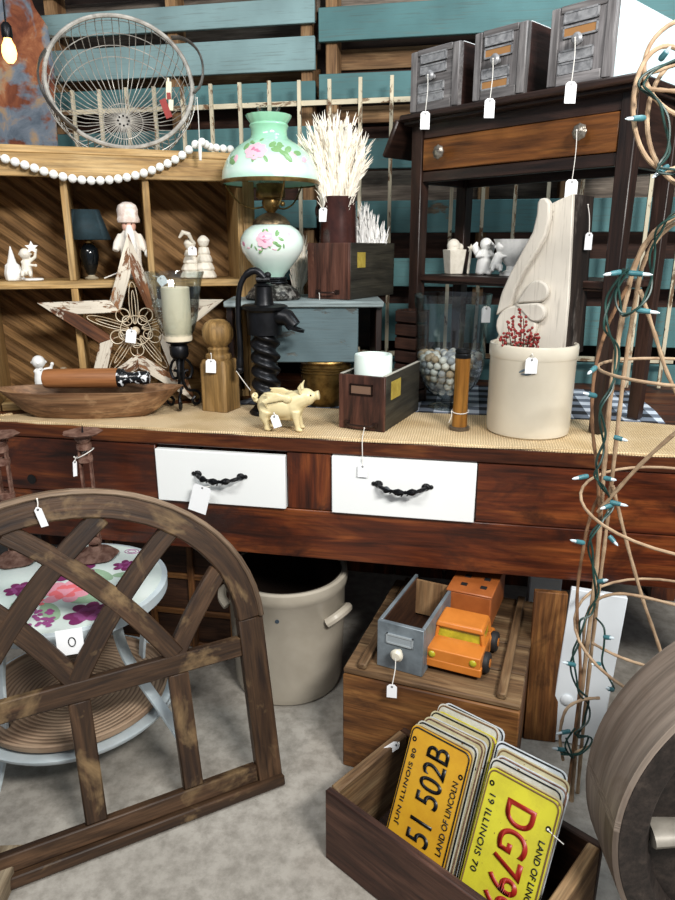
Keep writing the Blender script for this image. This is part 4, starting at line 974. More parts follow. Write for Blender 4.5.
tbx('upper_rail', (-TL/2, lt/2, tz(1.612)), (TL-2*lt, .026, .044)); tbx('lower_rail', (-TL/2, lt/2, tz(1.484)), (TL-2*lt, .026, .030))
for x in (-TL+lt/2, -lt/2): tbx('side_apron', (x, TD/2, tz(1.55)), (.02, TD-2*lt, .165))
tbx('rear_apron', (-TL/2, TD-lt/2, tz(1.55)), (TL-2*lt, .02, .165))
dr = tbx('drawer', (-TL/2, .004+.012, tz(1.5445)), (TL-2*lt-.004, .024, .088), M_drawerw, .002); dr['label'] = 'lighter brown drawer front'
def knob(x, z):
    m = MB(); R_ = Matrix.Translation((x, -.006, z)) @ Matrix.Rotation(PI/2, 4, 'X')
    m.lathe([(0, 0), (.006, 0), (.006, .010), (.018, .013), (.019, .018), (.013, .023), (.006, .025), (0, .026)], 24, M=R_, f=lambda a, i, z_: 1+.07*cos(a*8)*(i > 2)); return m.build('knob', M_kn, dr)
M_kn = plain('old glass and pewter knob', '#5f5950', .3, .7, var='#a9a195', vsc=80, bump=.6)
kl = TM.inverted() @ onp(441, 150, TM @ V((0, -.01, 0)), tn); kr = TM.inverted() @ onp(582, 132, TM @ V((0, -.01, 0)), tn)
o1 = knob(kl.x, tz(1.545)); o2 = knob(kr.x, tz(1.550))
tbx('table_top', (-TL/2+.005, TD/2-.005, tz(zt2)-.010), (TL+.03, TD+.09, .018), M_dark, .005)
tbx('under_moulding', (-TL/2, TD/2-.01, tz(zt1)-.0025), (TL+.012, TD+.04, .010), M_dark, .002)
LA = radians(62)
m = MB(); ll = .11
m.box((-TL-.018-cos(LA)*ll/2, TD/2-.005, tz(zt2)-.012-sin(LA)*ll/2), (ll, TD+.09, .016), (0, -LA, 0)); m.build('drop_leaf', M_dark, tb, bevel=.004)
sf = tbx('lower_shelf', (-TL/2, TD/2, tz(1.188)), (TL-.02, TD-2*lt+.05, .018)); tbx('shelf_lip', (-TL/2, .030, tz(1.184)), (TL-2*lt, .012, .024))
SHZ = 1.188+.0095+.0005
def tfp(px, d):  # point on the table's front plane pushed back by d
    return onp(px, 200, TM @ V((0, d, 0)), tn)
price_tag(TM @ V((kr.x, -.036, tz(1.552))), .115, 'white price tag hanging from the right knob of the side table', .030, .048, IY)
# three file drawers on the table top
TZ = zt2+TO.z-TO.z+.0015
def tdrawer(pxl, pxr, pyt, L_, ms, rim, label, tagl, lab, h=.165, back=.035, lite=False):
    a = onp(pxl, 100, TM @ V((0, -.030, 0)), tn); b = onp(pxr, 100, TM @ V((0, -.030, 0)), tn); a.z = b.z = TZ; w = (b-a).length
    base = (a+b)/2; t = thing('file_drawer', label, 'drawer', base, TA, 'grey file drawers on the side table')
    f = tray(t, w, L_, h, M_cdg, ms, th=.016, rim=rim)
    m = MB()
    for s in (-1, 1): m.box((s*(w/2-.011), -.002, h/2), (.022, .005, h-.004))
    m.box((0, -.002, h-.008), (w-.05, .005, .016)); m.box((0, -.002, .012), (w-.05, .005, .024)); m.build('front_frame', M_cdg, t, bevel=.0015)
    zz = (.845, .665, .375, .215)
    for i, k in enumerate(zz):
        m = MB(); holder(m, -.004 if i < 2 else -.010, h*k, w*.52, h*.125, -.001); o = m.build('label_holder', [M_tin, (plain('brown card', '#9a6f41', .8) if i in lab else M_tin)], t)
    m = MB(); m.lathe([(0, 0), (.006, 0), (.005, .012), (.013, .016), (.014, .021), (.009, .026), (0, .027)], 20, c=(0, 0, 0), M=Matrix.Translation((0, -.003, h*.53)) @ Matrix.Rotation(PI/2, 4, 'X')); m.build('knob', M_tin, t)
    T = Matrix.Translation(base) @ Matrix.Rotation(TA, 4, 'Z'); price_tag(T @ V((.0, -.030, h*.53)), .10, tagl, .026, .046, IY, swing=(-.006, -.022, 0))
    return t
W_rim = plain('white chalky rim', '#dfe3e6', .6)
tdrawer(411, 458, 0, .26, M_cdd, W_rim, 'leftmost and smallest-looking grey file drawer on the side table', 'white price tag on the leftmost file drawer above the table', (), .160)
tdrawer(473, 523, 0, .27, M_cdd, W_rim, 'middle grey file drawer on the side table with brown labels', 'white price tag on the middle file drawer above the table', (1, 3), .165)
tdrawer(546, 608, 0, .44, plain('pale blue white paint', '#d2e9ee', .45), plain('pale blue white rim', '#e4f1f3', .45), 'rightmost grey file drawer with pale blue painted side on the side table', 'white price tag on the rightmost file drawer above the table', (1,), .172)
# figurines on the lower shelf
def shp(px, d): q = tfp(px, d); q.z = SHZ; return q
g1 = thing('tub_figurine', 'white figurine of a small figure in a tapered tub holding a star wand', 'figurine', shp(457, .13), IY)
m = MB(); m.lathe([(0, 0), (.030, 0), (.031, .003), (.040, .072), (.041, .076), (.035, .076), (.03, .06), (0, .06)], 4, M=Matrix.Rotation(PI/4+.3, 4, 'Z')); m.build('tub', M_bisque, g1, bevel=.003)
m = MB(); m.ball((-.004, 0, .088), (.021, .019, .021), 16, 10); m.ball((.018, .006, .082), (.012, .012, .013), 12, 8); m.ball((-.004, -.019, .087), .003, 8, 6); m.tube([(-.004, 0, .055), (-.004, 0, .08)], .02, 12); m.build('figure', M_bisque, g1, remesh=.0025)
m = MB(); m.tube([(.044, -.012, .002), (.050, -.012, .075)], .0045, 8); m.prism(starpoly(.013, .006), .006, Matrix.Translation((.050, -.012, .080))); m.build('star_wand', M_bisque, g1)
g2 = thing('heart_figurine', 'white figurine of a small standing figure with wings at the middle of the shelf', 'figurine', shp(488, .14), IY)
m = MB(); m.tube([(0, 0, .004), (0, 0, .03), (0, 0, .06), (0, 0, .075)], [.026, .024, .02, .012], 14); m.ball((.002, -.002, .092), (.019, .018, .019), 16, 10); m.ball((.002, -.021, .090), .003, 8, 5)
for s in (-1, 1):
    m.tube([(s*.014, 0, .07), (s*.026, -.012, .055), (s*.008, -.024, .058)], [.008, .007, .005], 8); m.ball((s*.012, -.012, .006), (.011, .02, .008), 10, 6)
m.build('figure', M_bisque2, g2, remesh=.0025)
for s in (-1, 1):
    m = MB(); m.tube([(s*.008, .014, .05), (s*.020, .016, .07), (s*.028, .016, .088), (s*.022, .016, .098)], [.008, .012, .009, .003], 10, flat=.45); m.build('wing', M_bisque2, g2)
g3 = thing('bowl_figurine', 'bright white kneeling figure carrying a large fluted bowl beside the corbel', 'figurine', shp(508, .12), IY)
m = MB(); child(m, (-.028, 0, .014), 1.15, .25, ((.032, -.006, .052), (.03, -.014, .04))); m.build('figure', M_bisque2, g3, remesh=.0022)
m = MB(); m.lathe([(0, 0), (.034, 0), (.032, .008), (.014, .016), (.014, .028), (.030, .045), (.045, .07), (.052, .098), (.056, .106), (.050, .104), (.04, .07), (0, .05)], 32, c=(.026, .014, 0), f=lambda a, i, z: 1+.03*cos(a*10)*(z > .04)); m.build('fluted_bowl', M_bisque2, g3)
# extra rail seen low behind the crock
# ------------------------------------------------------------ floral plant stand
FZ = .45; FC = V((-.985, 1.405, 0)); FR = .243
M_wp = plain('pale grey-white metal paint', '#c9d4d8', .4, var='#b7c4c9', vsc=12)
fs = thing('floral_plant_stand', 'round two-tier metal stand with floral painted top behind the arched frame', 'plant stand', FC)
m = MB(); m.lathe([(0, FZ-.012), (FR, FZ-.012), (FR+.004, FZ-.028), (FR+.009, FZ-.028), (FR+.010, FZ-.002), (FR+.006, FZ), (0, FZ)], 64); tp = m.build('table_top', M_wp, fs)
fm = [plain('floral white ground', '#dfe9e4', .35, var='#cfdfd8', vsc=8), plain('peony plum', '#8d3a72', .4, var='#64244f', vsc=60), plain('rose pink paint', '#e08aa0', .4, var='#eeb0ba', vsc=40), plain('sage leaf paint', '#7fa587', .4, var='#a9c3a4', vsc=40), plain('coral paint', '#e8747a', .4), plain('berry purple', '#a85a90', .4, var='#7a3a72', vsc=60)]
m = MB(); m.lathe([(0, FZ+.0002), (FR-.004, FZ+.0002), (FR-.004, FZ+.0012), (0, FZ+.0012)], 64)
rr = random.Random(4); lay = [0.0]
def petal(x, y, w, h, rot, mi):
    lay[0] += .000012
    if hypot(x, y)+max(w, h) > FR-.006: return
    m.ball((x, y, FZ+.0014+lay[0]), (w, h, .0006), 14, 4, (0, 0, rot), mi)
def flower(px, py, s, mi, mj, n=7):
    q = onz(px, py, FZ)-FC
    for ring, (k, d) in enumerate(((n, .62), (n-1, .36), (3, .12))):
        for i in range(k):
            a = i*2*PI/k+ring*.5+rr.uniform(-.15, .15); petal(q.x+d*s*cos(a), q.y+d*s*sin(a), .34*s, .28*s*(1-.12*ring), a, mi if ring != 1 else mj)
def leaf(px, py, s, a, mi=3):
    q = onz(px, py, FZ)-FC; petal(q.x, q.y, s, s*.42, a, mi); petal(q.x, q.y, s*.9, s*.05, a, 0)
for p in ((95, 598, .06, .5), (50, 612, .05, 2.4), (122, 590, .05, 1.2), (82, 615, .055, .1), (112, 608, .04, .7), (40, 583, .05, 1.8), (100, 575, .05, 2.7), (128, 575, .04, .3), (30, 600, .045, .9), (145, 566, .03, 1.0)): leaf(*p)
flower(66, 592, .066, 2, 4); flower(74, 572, .062, 1, 5); flower(88, 614, .058, 1, 5); flower(125, 566, .035, 1, 5, 6); flower(36, 604, .024, 4, 2, 5); flower(142, 560, .022, 2, 4, 5); flower(20, 590, .04, 1, 5); flower(58, 560, .04, 2, 4)
for i in range(34): 
    q = onz(33+rr.uniform(-20, 20), 620+rr.uniform(-9, 8), FZ)-FC; petal(q.x, q.y, .0075, .006, rr.uniform(0, 3), 5)
q = onz(132, 552, FZ)-FC
for a, r_ in ((0, .014), (1, .008)): m.tube([V((q.x+r_*1.5*cos(k*PI/8), q.y+r_*sin(k*PI/8), FZ+.0016)) for k in range(16)], .0012, 4, closed=True, mi=5)
m.build('floral_panel', fm, tp, sharp=20)
m = MB(); LZ = .145; m.lathe([(0, LZ-.006), (FR+.006, LZ-.006), (FR+.020, LZ+.010), (FR+.026, LZ+.010), (FR+.024, LZ+.002), (FR+.010, LZ-.012), (0, LZ-.010)], 64, c=(.01, -.03, 0)); m.build('lower_tray', M_wp, fs)
def leg3(a, r0_, r1_, bow):
    d = V((cos(a), sin(a), 0)); m = MB(); pts = spline([d*r0_+V((0, 0, FZ-.02)), d*(r0_+.03)+V((0, 0, FZ-.15)), d*(r1_-.04)+V((0, 0, .12)), d*r1_+V((0, 0, .0))], 6)
    for p, q in zip(pts, pts[1:]): m.beam(p, q, .028, .008, up=d, ext=.002)
    m.build('leg', M_wp, fs, bevel=.001)
f1 = onz(199, 787, 0)-FC; leg3(atan2(f1.y, f1.x), .17, hypot(f1.x, f1.y), 0)
f2 = onz(-4, 790, 0)-FC; leg3(atan2(f2.y, f2.x), .17, hypot(f2.x, f2.y), 0); leg3(2.2, .17, .30, 0); leg3(.9, .17, .22, 0)
wt = plain('concentric woven tray', '#8a6d52', .7)
def rings():
    t = NT('coiled rattan'); v = t.gco((1, 1, 1), True); w_ = t.n('ShaderNodeTexWave', wave_type='RINGS', rings_direction='Z'); w_.inputs['Scale'].default_value = 26; w_.inputs['Distortion'].default_value = .6; t.l(v, w_.inputs['Vector'])
    n = t.noise(v, 8, 4); c = t.mix(.6, t.ramp(n, [(.3, '#8a6f58'), (.7, '#b39a80')]), t.ramp(w_.outputs['Fac'], [(0, '#7d6b5c'), (.6, '#ffffff')]), 'MULTIPLY'); t.bump(w_.outputs['Fac'], .6, .003); return t.out(c, .7)
m = MB(); m.lathe([(0, 0), (.215, 0), (.235, .012), (.240, .03), (.234, .032), (.222, .016), (0, .010)], 56)
o = m.build('coiled_tray', rings(), None, loc=FC+V((.01, -.03, LZ-.0035))); tag(o, 'brown coiled rattan tray lying on the lower tier of the plant stand', 'tray')
m = MB(); m.box((0, 0, 0), (.055, .001, .062)); pq = onp(70, 642, FC+V((0, -FR-.013, 0)), (0, 1, 0))
lt_ = thing('price_tag', 'square white tag marked with an O hanging from the rim of the floral stand', 'price tag', pq, radians(28), TG)
cd = m.build('card', M_card, lt_); m = MB(); m.tube([V((.004+.007*cos(k*PI/8), -.0012, .0+.011*sin(k*PI/8))) for k in range(16)], .0012, 5, closed=True); m.build('mark', M_iron, cd)
# ------------------------------------------------------------ rusty candlesticks on the stand
M_rust = plain('rusty brown iron', '#5a3a2e', .65, .3, var='#8f6f60', vsc=45, bump=.8)
def candlestick(px, Y, label, tagl):
    b = ony(px, 500, Y); b.z = FZ+.0025; t = thing('candlestick', label, 'candlestick', b, .3); H = .356
    m = MB(); m.lathe([(0, .0), (.055, .0), (.060, .005), (.050, .012), (.038, .016), (.022, .022), (.016, .034), (0, .034)], 28, f=lambda a, i, z: 1+.05*sin(a*6)); m.build('base', M_rust, t)
    m = MB()
    for s in (-1, 1):
        m.beam((s*.013, 0, .03), (s*.013, 0, H-.03), .018, .005, up=(1, 0, 0))
    for z in (.05, .19, H-.07, H-.035): m.lathe([(.010, z-.010), (.019, z-.008), (.020, z), (.019, z+.008), (.010, z+.010)], 16, closed=True)
    m.build('stem', M_rust, t)
    m = MB(); m.lathe([(0, H-.03), (.012, H-.03), (.022, H-.014), (.020, H-.004), (.046, H), (.050, H+.004), (.044, H+.004), (0, H+.002)], 24, f=lambda a, i, z: 1+(.06*sin(a*7) if z > H-.002 else 0)); m.build('drip_pan', M_rust, t)
    m = MB(); m.tube([(0, 0, H), (.001, 0, H+.022)], [.003, .001], 7); m.build('spike', M_iron, t)
    if tagl:
        m = MB(); m.tube([V((.024*cos(k*PI/8), .024*sin(k*PI/8), H-.055+.012*cos(k*PI/8))) for k in range(16)], .0014, 5, closed=True); m.build('string_loop', M_string, t)
        price_tag(b+V((-.018, -.022, H-.06)), .012, tagl, .012, .045, 1.2, radians(5), card=True)
candlestick(90, 1.565, 'rusty iron pricket candlestick on the floral stand in front of the bench', 'narrow white tag tied round the rusty candlestick')
candlestick(8, 1.50, 'second rusty pricket candlestick on the floral stand cut by the left edge', None)
# ------------------------------------------------------------ arched window frame
AR = V((-.403, 1.334, 0)); AA = .677; AL = .245; W = .436; HR = .364; HS = .428; RS = .375
ar = thing('arched_window_frame', 'large brown wooden arched window frame with crossing tracery standing on the floor', 'window frame', AR, 0, None, (-AL, 0, AA))
def lx(a): return -a   # local x runs left from the right foot
TH = .030; JW = .062
def member(pts, w, name, y=0, th=TH, n=1):
    """flat bent member: list of (x,z) centre points"""
    m = MB(); P = [V((x, 0, z)) for x, z in pts]; A = []; B = []
    for i, p in enumerate(P):
        t = (P[min(i+1, len(P)-1)]-P[max(i-1, 0)]).normalized(); q = V((-t.z, 0, t.x)); A.append(p+q*w/2); B.append(p-q*w/2)
    o = m.off(); vs = []; s = 0
    for i in range(len(P)):
        if i: s += (P[i]-P[i-1]).length
        row = []
        for q, yy, c in ((A[i], y-th/2, 1), (B[i], y-th/2, -1), (B[i], y+th/2, -1), (A[i], y+th/2, 1)):
            v = m.bm.verts.new((q.x, yy, q.z)); v[m.g] = V((s, c*w/2, yy))+o; row.append(v)
        vs.append(row)
    for a, b in zip(vs, vs[1:]):
        for k in range(4): m.bm.faces.new((a[k], a[(k+1) % 4], b[(k+1) % 4], b[k]))
    m.bm.faces.new(vs[0]); m.bm.faces.new(vs[-1])
    return m.build(name, M_frame, ar, bevel=.003)
cx = -W
member([(-JW/2, .0), (-JW/2, HS)], JW, 'jamb'); member([(-2*W+JW/2, 0), (-2*W+JW/2, HS)], JW, 'jamb')
member([(cx+(W-JW/2)*cos(t*PI/30), HS+(RS-JW/2)*sin(t*PI/30)) for t in range(31)], JW, 'arch', th=.034)
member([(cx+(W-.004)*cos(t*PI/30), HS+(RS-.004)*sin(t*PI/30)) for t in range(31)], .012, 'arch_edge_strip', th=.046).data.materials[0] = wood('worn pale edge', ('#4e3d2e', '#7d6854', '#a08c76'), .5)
member([(-2*W+.0, .012), (0, .012)], .026, 'bottom_rail', y=-.004, th=.05); member([(-2*W+JW, .045), (-JW, .045)], .040, 'bottom_rail', th=.026)
member([(-2*W+JW, HR), (-JW, HR)], .046, 'cross_rail', th=.026)
for k in (-1, 0, 1): member([(cx+k*W/2, .066), (cx+k*W/2, HR-.022)], .046, 'mullion', th=.024)
def circ3(a, b, c):
    ax, az = a; bx_, bz_ = b; cx_, cz_ = c
    d = 2*(ax*(bz_-cz_)+bx_*(cz_-az)+cx_*(az-bz_)); ux = ((ax*ax+az*az)*(bz_-cz_)+(bx_**2+bz_**2)*(cz_-az)+(cx_**2+cz_**2)*(az-bz_))/d
    uz = ((ax*ax+az*az)*(cx_-bx_)+(bx_**2+bz_**2)*(ax-cx_)+(cx_**2+cz_**2)*(bx_-ax))/d; return ux, uz, hypot(ax-ux, az-uz)
ux, uz, ur = circ3((0, 0), (.125, .172), (.240, .288))
def tracery(x0, sgn):
    pts = []; a0 = atan2(-uz, -ux); k = 0
    for i in range(60):
        a = a0-i*.035; x = ux+ur*cos(a); z = uz+ur*sin(a); X = x0+sgn*x; Z = HR+.02+z
        if i and ((X-cx)/(W-JW*.7))**2+(max(0, Z-HS)/(RS-JW*.7))**2 > 1: break
        pts.append((X, Z))
    return pts
i_ = 0
for x0, sg in ((cx+W/2, -1), (cx-W/2, 1), (cx, 1), (cx, -1), (cx+W/2, 1), (cx-W/2, -1)):
    p = tracery(x0, sg); i_ += 1
    if len(p) > 2: member(p, .044, 'tracery_bar', y=.0006*i_-.002, th=.022)
AMx = Matrix.Translation(AR) @ Euler((-AL, 0, AA)).to_matrix().to_4x4()
hk = AMx @ V((cx+.03, -.026, HS+RS-.028))
hk = onp(37, 499, AMx @ V((0, -.028, 0)), AMx.to_3x3() @ V((0, -1, 0)))
price_tag(hk, .018, 'narrow white price tag hanging at the crown of the arched frame', .016, .045, .2, radians(-15), (.003, -.010, 0))
# pale wood block bottom left
pb_ = onz(8, 868, .05); m = MB(); m.box((0, 0, .021), (.09, .30, .042)); q = onz(-2, 905, .04)
o = m.build('wood_offcut', wood('pale offcut', ('#6b5c48', '#8f7e66', '#aa9a80'), .7), None, bevel=.003, loc=V((q.x-.045, q.y-.02, .0005))); o.rotation_euler = (0, 0, radians(14)); tag(o, 'pale wood offcut on the floor at the bottom left corner', 'wood block')
# ------------------------------------------------------------ big crock under the bench
c0 = onz(284, 711, 0); c0.y += .172; c0.x -= .030; bc_ = thing('floor_crock', 'large grey-cream stoneware crock with handles standing under the bench', 'crock', c0)
M_crg = plain('grey cream glaze', '#aea697', .25, var='#9c9485', vsc=5)
m = MB(); m.lathe([(0, 0), (.160, 0), (.170, .006), (.176, .03), (.184, .2), (.186, .325), (.192, .332), (.196, .35), (.194, .368), (.186, .372), (.176, .37), (.172, .34), (.17, .04), (0, .02)], 64); m.grow(lambda c: V((c.x*.93, c.y*.93, c.z))); m.build('crock_body', M_crg, bc_)
for a in (-.35, PI+.1):
    d = V((cos(a), sin(a), 0)); e = V((-sin(a), cos(a), 0)); m = MB(); m.tube(spline([d*.172+e*.05+V((0, 0, .26)), d*.19+e*.035+V((0, 0, .275)), d*.198+V((0, 0, .282)), d*.19-e*.035+V((0, 0, .275)), d*.172-e*.05+V((0, 0, .26))], 5), .014, 9); m.build('handle', M_crg, bc_)
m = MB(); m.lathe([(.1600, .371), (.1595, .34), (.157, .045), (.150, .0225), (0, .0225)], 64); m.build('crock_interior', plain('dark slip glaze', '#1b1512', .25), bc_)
a = -PI/2+.10; decal_m = MB(); P_ = V((.1732*cos(a), .1732*sin(a), .29)); decal_m.lathe([(0, -.001), (.006, -.001), (.006, .001), (0, .001)], 14, c=P_, M=Matrix.Rotation(a+PI/2, 4, 'Z') @ Matrix.Rotation(PI/2, 4, 'X')); decal_m.build('stamp_mark', plain('dark blue stamp', '#3d4a55', .4), bc_)
ch0 = V((-1.13, 1.84, .0)); chs = thing('wooden_chest', 'dark brown panelled wooden chest standing under the bench behind the plant stand', 'chest', ch0)
def hb(name, c, s, mat): m = MB(); m.box(c, s); return m.build(name, mat, chs, bevel=.003)
hb('chest_body', (.22, .19, .20), (.43, .36, .40), M_crated); hb('chest_lid', (.22, .18, .409), (.45, .40, .018), M_crated)
for x in (.012, .15, .29, .428): hb('front_stile', (x, .004, .20), (.022, .014, .398), M_crate)
for z in (.012, .13, .26, .386): hb('front_rail', (.22, .006, z), (.41, .010, .020), M_crate)
# ------------------------------------------------------------ wooden crate under the bench with a grey drawer and toy truck
g0 = V((-.261, 1.411, 0)); ga = radians(-9); GW, GD, GH = .425, .50, .29
gc = thing('wooden_crate', 'upturned brown wooden crate with slatted top under the bench', 'crate', g0, ga); GM = Matrix.Translation(g0) @ Matrix.Rotation(ga, 4, 'Z')
def gb(name, c, s, mat=M_crate, bev=.003): m = MB(); m.box(c, s); return m.build(name, mat, gc, bevel=bev)
gb('front_panel', (GW/2, .008, GH/2-.008), (GW, .016, GH-.018)); gb('side_panel', (.008, GD/2+.008, GH/2-.008), (.016, GD-.018, GH-.018)); gb('side_panel', (GW-.008, GD/2+.008, GH/2-.008), (.016, GD-.018, GH-.018)); gb('rear_panel', (GW/2, GD-.008, GH/2-.008), (GW-.034, .014, GH-.018))
for i in range(4): gb('top_slat', (GW/2, GD*(i+.5)/4, GH-.008), (GW, GD/4-.005, .014), M_cratei)
for x in (.045, GW-.045): gb('top_cleat', (x, GD/2, GH+.008), (.022, GD-.02, .016), M_cratei)
TPZ = GH-.001+.0005
def gt(px, py): q = onz(px, py, GH); return q
md = gt(399, 671); gd = thing('file_drawer', 'open grey painted file drawer with white knob standing on the upturned crate', 'drawer', V((md.x, md.y, GH)), radians(-15))
M_gp = plain('chipped grey blue paint', '#7c868c', .45, .2, var='#5d666c', vsc=16)
tray(gd, .118, .27, .125, M_gp, M_gp, th=.012)
for s in (-1, 1): m = MB(); m.box((s*.0485, .14, .064), (.003, .24, .114)); m.build('inner_lining', M_crated, gd)
m = MB(); m.box((0, .014, .064), (.094, .003, .114)); m.build('inner_lining', M_crated, gd)
m = MB(); m.box((0, .14, .010), (.094, .236, .003)); m.build('inner_floor', M_crated, gd)
m = MB(); m.box((0, .25, .07), (.094, .008, .10)); m.build('inner_back', M_pal, gd)
m = MB(); holder(m, 0, .085, .065, .022); m.build('label_frame', [plain('light grey frame', '#a7afb3', .4, .3), plain('grey card', '#8d9599', .6)], gd)
m = MB(); m.lathe([(0, 0), (.007, 0), (.006, .010), (.015, .014), (.016, .020), (.010, .026), (0, .027)], 20, M=Matrix.Translation((0, -.001, .055)) @ Matrix.Rotation(PI/2, 4, 'X')); m.build('knob', plain('ivory knob', '#cfc9b8', .3), gd)
GDM = Matrix.Translation(gd.location) @ Matrix.Rotation(radians(-15), 4, 'Z'); price_tag(GDM @ V((0, -.026, .05)), .055, 'white price tag hanging from the knob of the grey file drawer on the crate', .024, .036, 0, swing=(-.004, -.03, 0))
# toy truck
M_or = plain('worn orange paint', '#c9792f', .38, var='#b96c26', vsc=14, bump=.1); M_or2 = plain('dark orange paint', '#a45c2b', .45, var='#8f4d22', vsc=14)
M_yw = plain('yellow cab window', '#b8ad2e', .2, var='#8f8a24', vsc=30); M_tire = plain('black tyre', '#17181a', .6)
tk0 = gt(451, 676); ta = radians(-13); tk = thing('toy_truck', 'worn orange toy truck with yellow windows and box trailer on the crate', 'toy truck', V((tk0.x, tk0.y, GH)), ta)
# truck faces the viewer: front at y=0
m = MB(); w = .135
m.box((0, .055, .042), (w, .11, .042)); m.box((0, .008, .024), (w+.006, .018, .022)); m.box((0, .004, .046), (w-.03, .006, .006)); o = m.build('hood', M_or, tk, bevel=.006, seg=3)
m = MB(); m.box((0, .100, .098), (w-.012, .085, .014), taper=(.9, .9)); m.build('cab_roof', M_or, tk, bevel=.004, seg=2)
for x in (-.056, .056):
    for y in (.062, .138): m = MB(); m.beam((x*1.06, y, .06), (x*.97, y+(.006 if y < .1 else -.003), .094), .010, .010); m.build('cab_pillar', M_or, tk, bevel=.0015)
m = MB(); m.box((0, .140, .075), (w-.02, .008, .035)); m.build('cab_rear_wall', M_or, tk, bevel=.0015)
m = MB(); m.box((0, .068, .077), (w-.028, .003, .032), (radians(-8), 0, 0)); m.build('windscreen', M_yw, tk)
for s in (-1, 1): m = MB(); m.box((s*.056, .10, .076), (.002, .064, .028)); m.build('side_window', M_yw, tk)
m = MB(); m.box((0, .13, .030), (w, .10, .038)); m.build('cab_body', M_or, tk, bevel=.003)
for x in (-w/2-.004, w/2+.004):
    for y in (.05, .15):
        m = MB(); m.lathe([(0, -.010), (.022, -.010), (.026, -.006), (.026, .006), (.022, .010), (0, .010)], 24, M=Matrix.Translation((x, y, .0265)) @ Matrix.Rotation(PI/2, 4, 'Y')); wh = m.build('wheel', M_tire, tk)
        m = MB(); m.lathe([(0, -.0115), (.010, -.0115), (.011, .0115), (0, .0115)], 16, M=Matrix.Translation((x, y, .0265)) @ Matrix.Rotation(PI/2, 4, 'Y')); m.build('hubcap', M_or, wh)
for x in (-.05, .05): m = MB(); m.ball((x, .0, .048), (.009, .005, .009), 12, 8); m.build('headlight', M_yw, tk)
# square box trailer behind
m = MB(); m.box((-.008, .285, .075), (.118, .20, .10)); bx1 = m.build('trailer_box', M_or2, tk, bevel=.004, seg=2)
m = MB(); m.box((-.008, .285, .127), (.120, .204, .006)); 
m.build('trailer_lid', M_or2, tk, bevel=.002)
for x in (-.030, .022):
    for y in (.225, .275, .34): m = MB(); m.box((x, y, .131), (.016, .014, .003)); m.build('roof_hatch', M_tire, tk)
# ------------------------------------------------------------ planks and white cabinet board at the right under the bench
def stand(name, px0, px1, py_, Y, h, th, mat, label, cat, lean=0, rz=0):
    a = ony(px0, py_, Y); b = ony(px1, py_, Y); w = abs(b.x-a.x); m = MB(); m.box((0, th/2, h/2), (w, th, h)); o = m.build(name, mat, None, bevel=.002, loc=V(((a.x+b.x)/2, Y, .001))); o.rotation_euler = (lean, 0, rz); return tag(o, label, cat)
stand('wooden_plank', 527, 560, 700, 1.60, .425, .022, M_crate, 'brown wooden plank standing upright under the bench right of the crate', 'plank', radians(-6))
wbd = thing('white_cabinet_board', 'white painted board with round knob hole standing under the bench behind the vines', 'board', ony(589, 690, 1.56)*V((1, 1, 0)) if False else V((ony(580, 690, 1.60).x, 1.60, .001)), radians(-4), None, (radians(-4), radians(3), radians(-4)))
M_wb = plain('cool white board', '#d4dade', .45)
m = MB(); m.box((0, .012, .222), (.135, .022, .44)); m.build('panel', M_wb, wbd, bevel=.002)
m = MB(); m.lathe([(0, 0), (.014, 0), (.016, .004), (.010, .008), (0, .009)], 20, M=Matrix.Translation((-.035, .001, .13)) @ Matrix.Rotation(PI/2, 4, 'X')); m.build('knob', M_wb, wbd)
m = MB(); m.box((0, 0, .11), (.06, .03, .22)); o = m.build('white_box', M_wb, None, bevel=.002, loc=V((.20, 1.80, .001))); o.rotation_euler = (0, 0, .1); tag(o, 'small white box far back under the bench beside the upright plank', 'box')
o.location = V((ony(543, 600, 1.95).x, 1.95, .001)); o.scale = (1.6, 1, 1.6)
# ------------------------------------------------------------ licence plate crate
q0 = V((-.248, 1.133, 0)); qa = radians(-32); QW, QD, QH = .485, .275, .182
lc = thing('plate_crate', 'small dark wooden crate on the floor packed with old licence plates', 'crate', q0, qa); QM = Matrix.Translation(q0) @ Matrix.Rotation(qa, 4, 'Z')
def qb(name, c, s, mat, bev=.003): m = MB(); m.box(c, s); return m.build(name, mat, lc, bevel=bev)
M_qd = wood('dark worn crate wood', ('#2a1812', '#4b3025', '#6d4c3c'), .6, blotch='#a2794e', bam=.72)
qb('front_panel', (QW/2, .009, QH/2), (QW, .018, QH), M_qd); qb('rear_panel', (QW/2, QD-.009, QH/2), (QW, .018, QH-.004), M_crated)
for x in (.012, QW-.012): qb('end_panel', (x, QD/2, QH/2), (.024, QD-.038, QH), M_cratei)
qb('crate_bottom', (QW/2, QD/2, .006), (QW-.05, QD-.04, .010), M_crated)
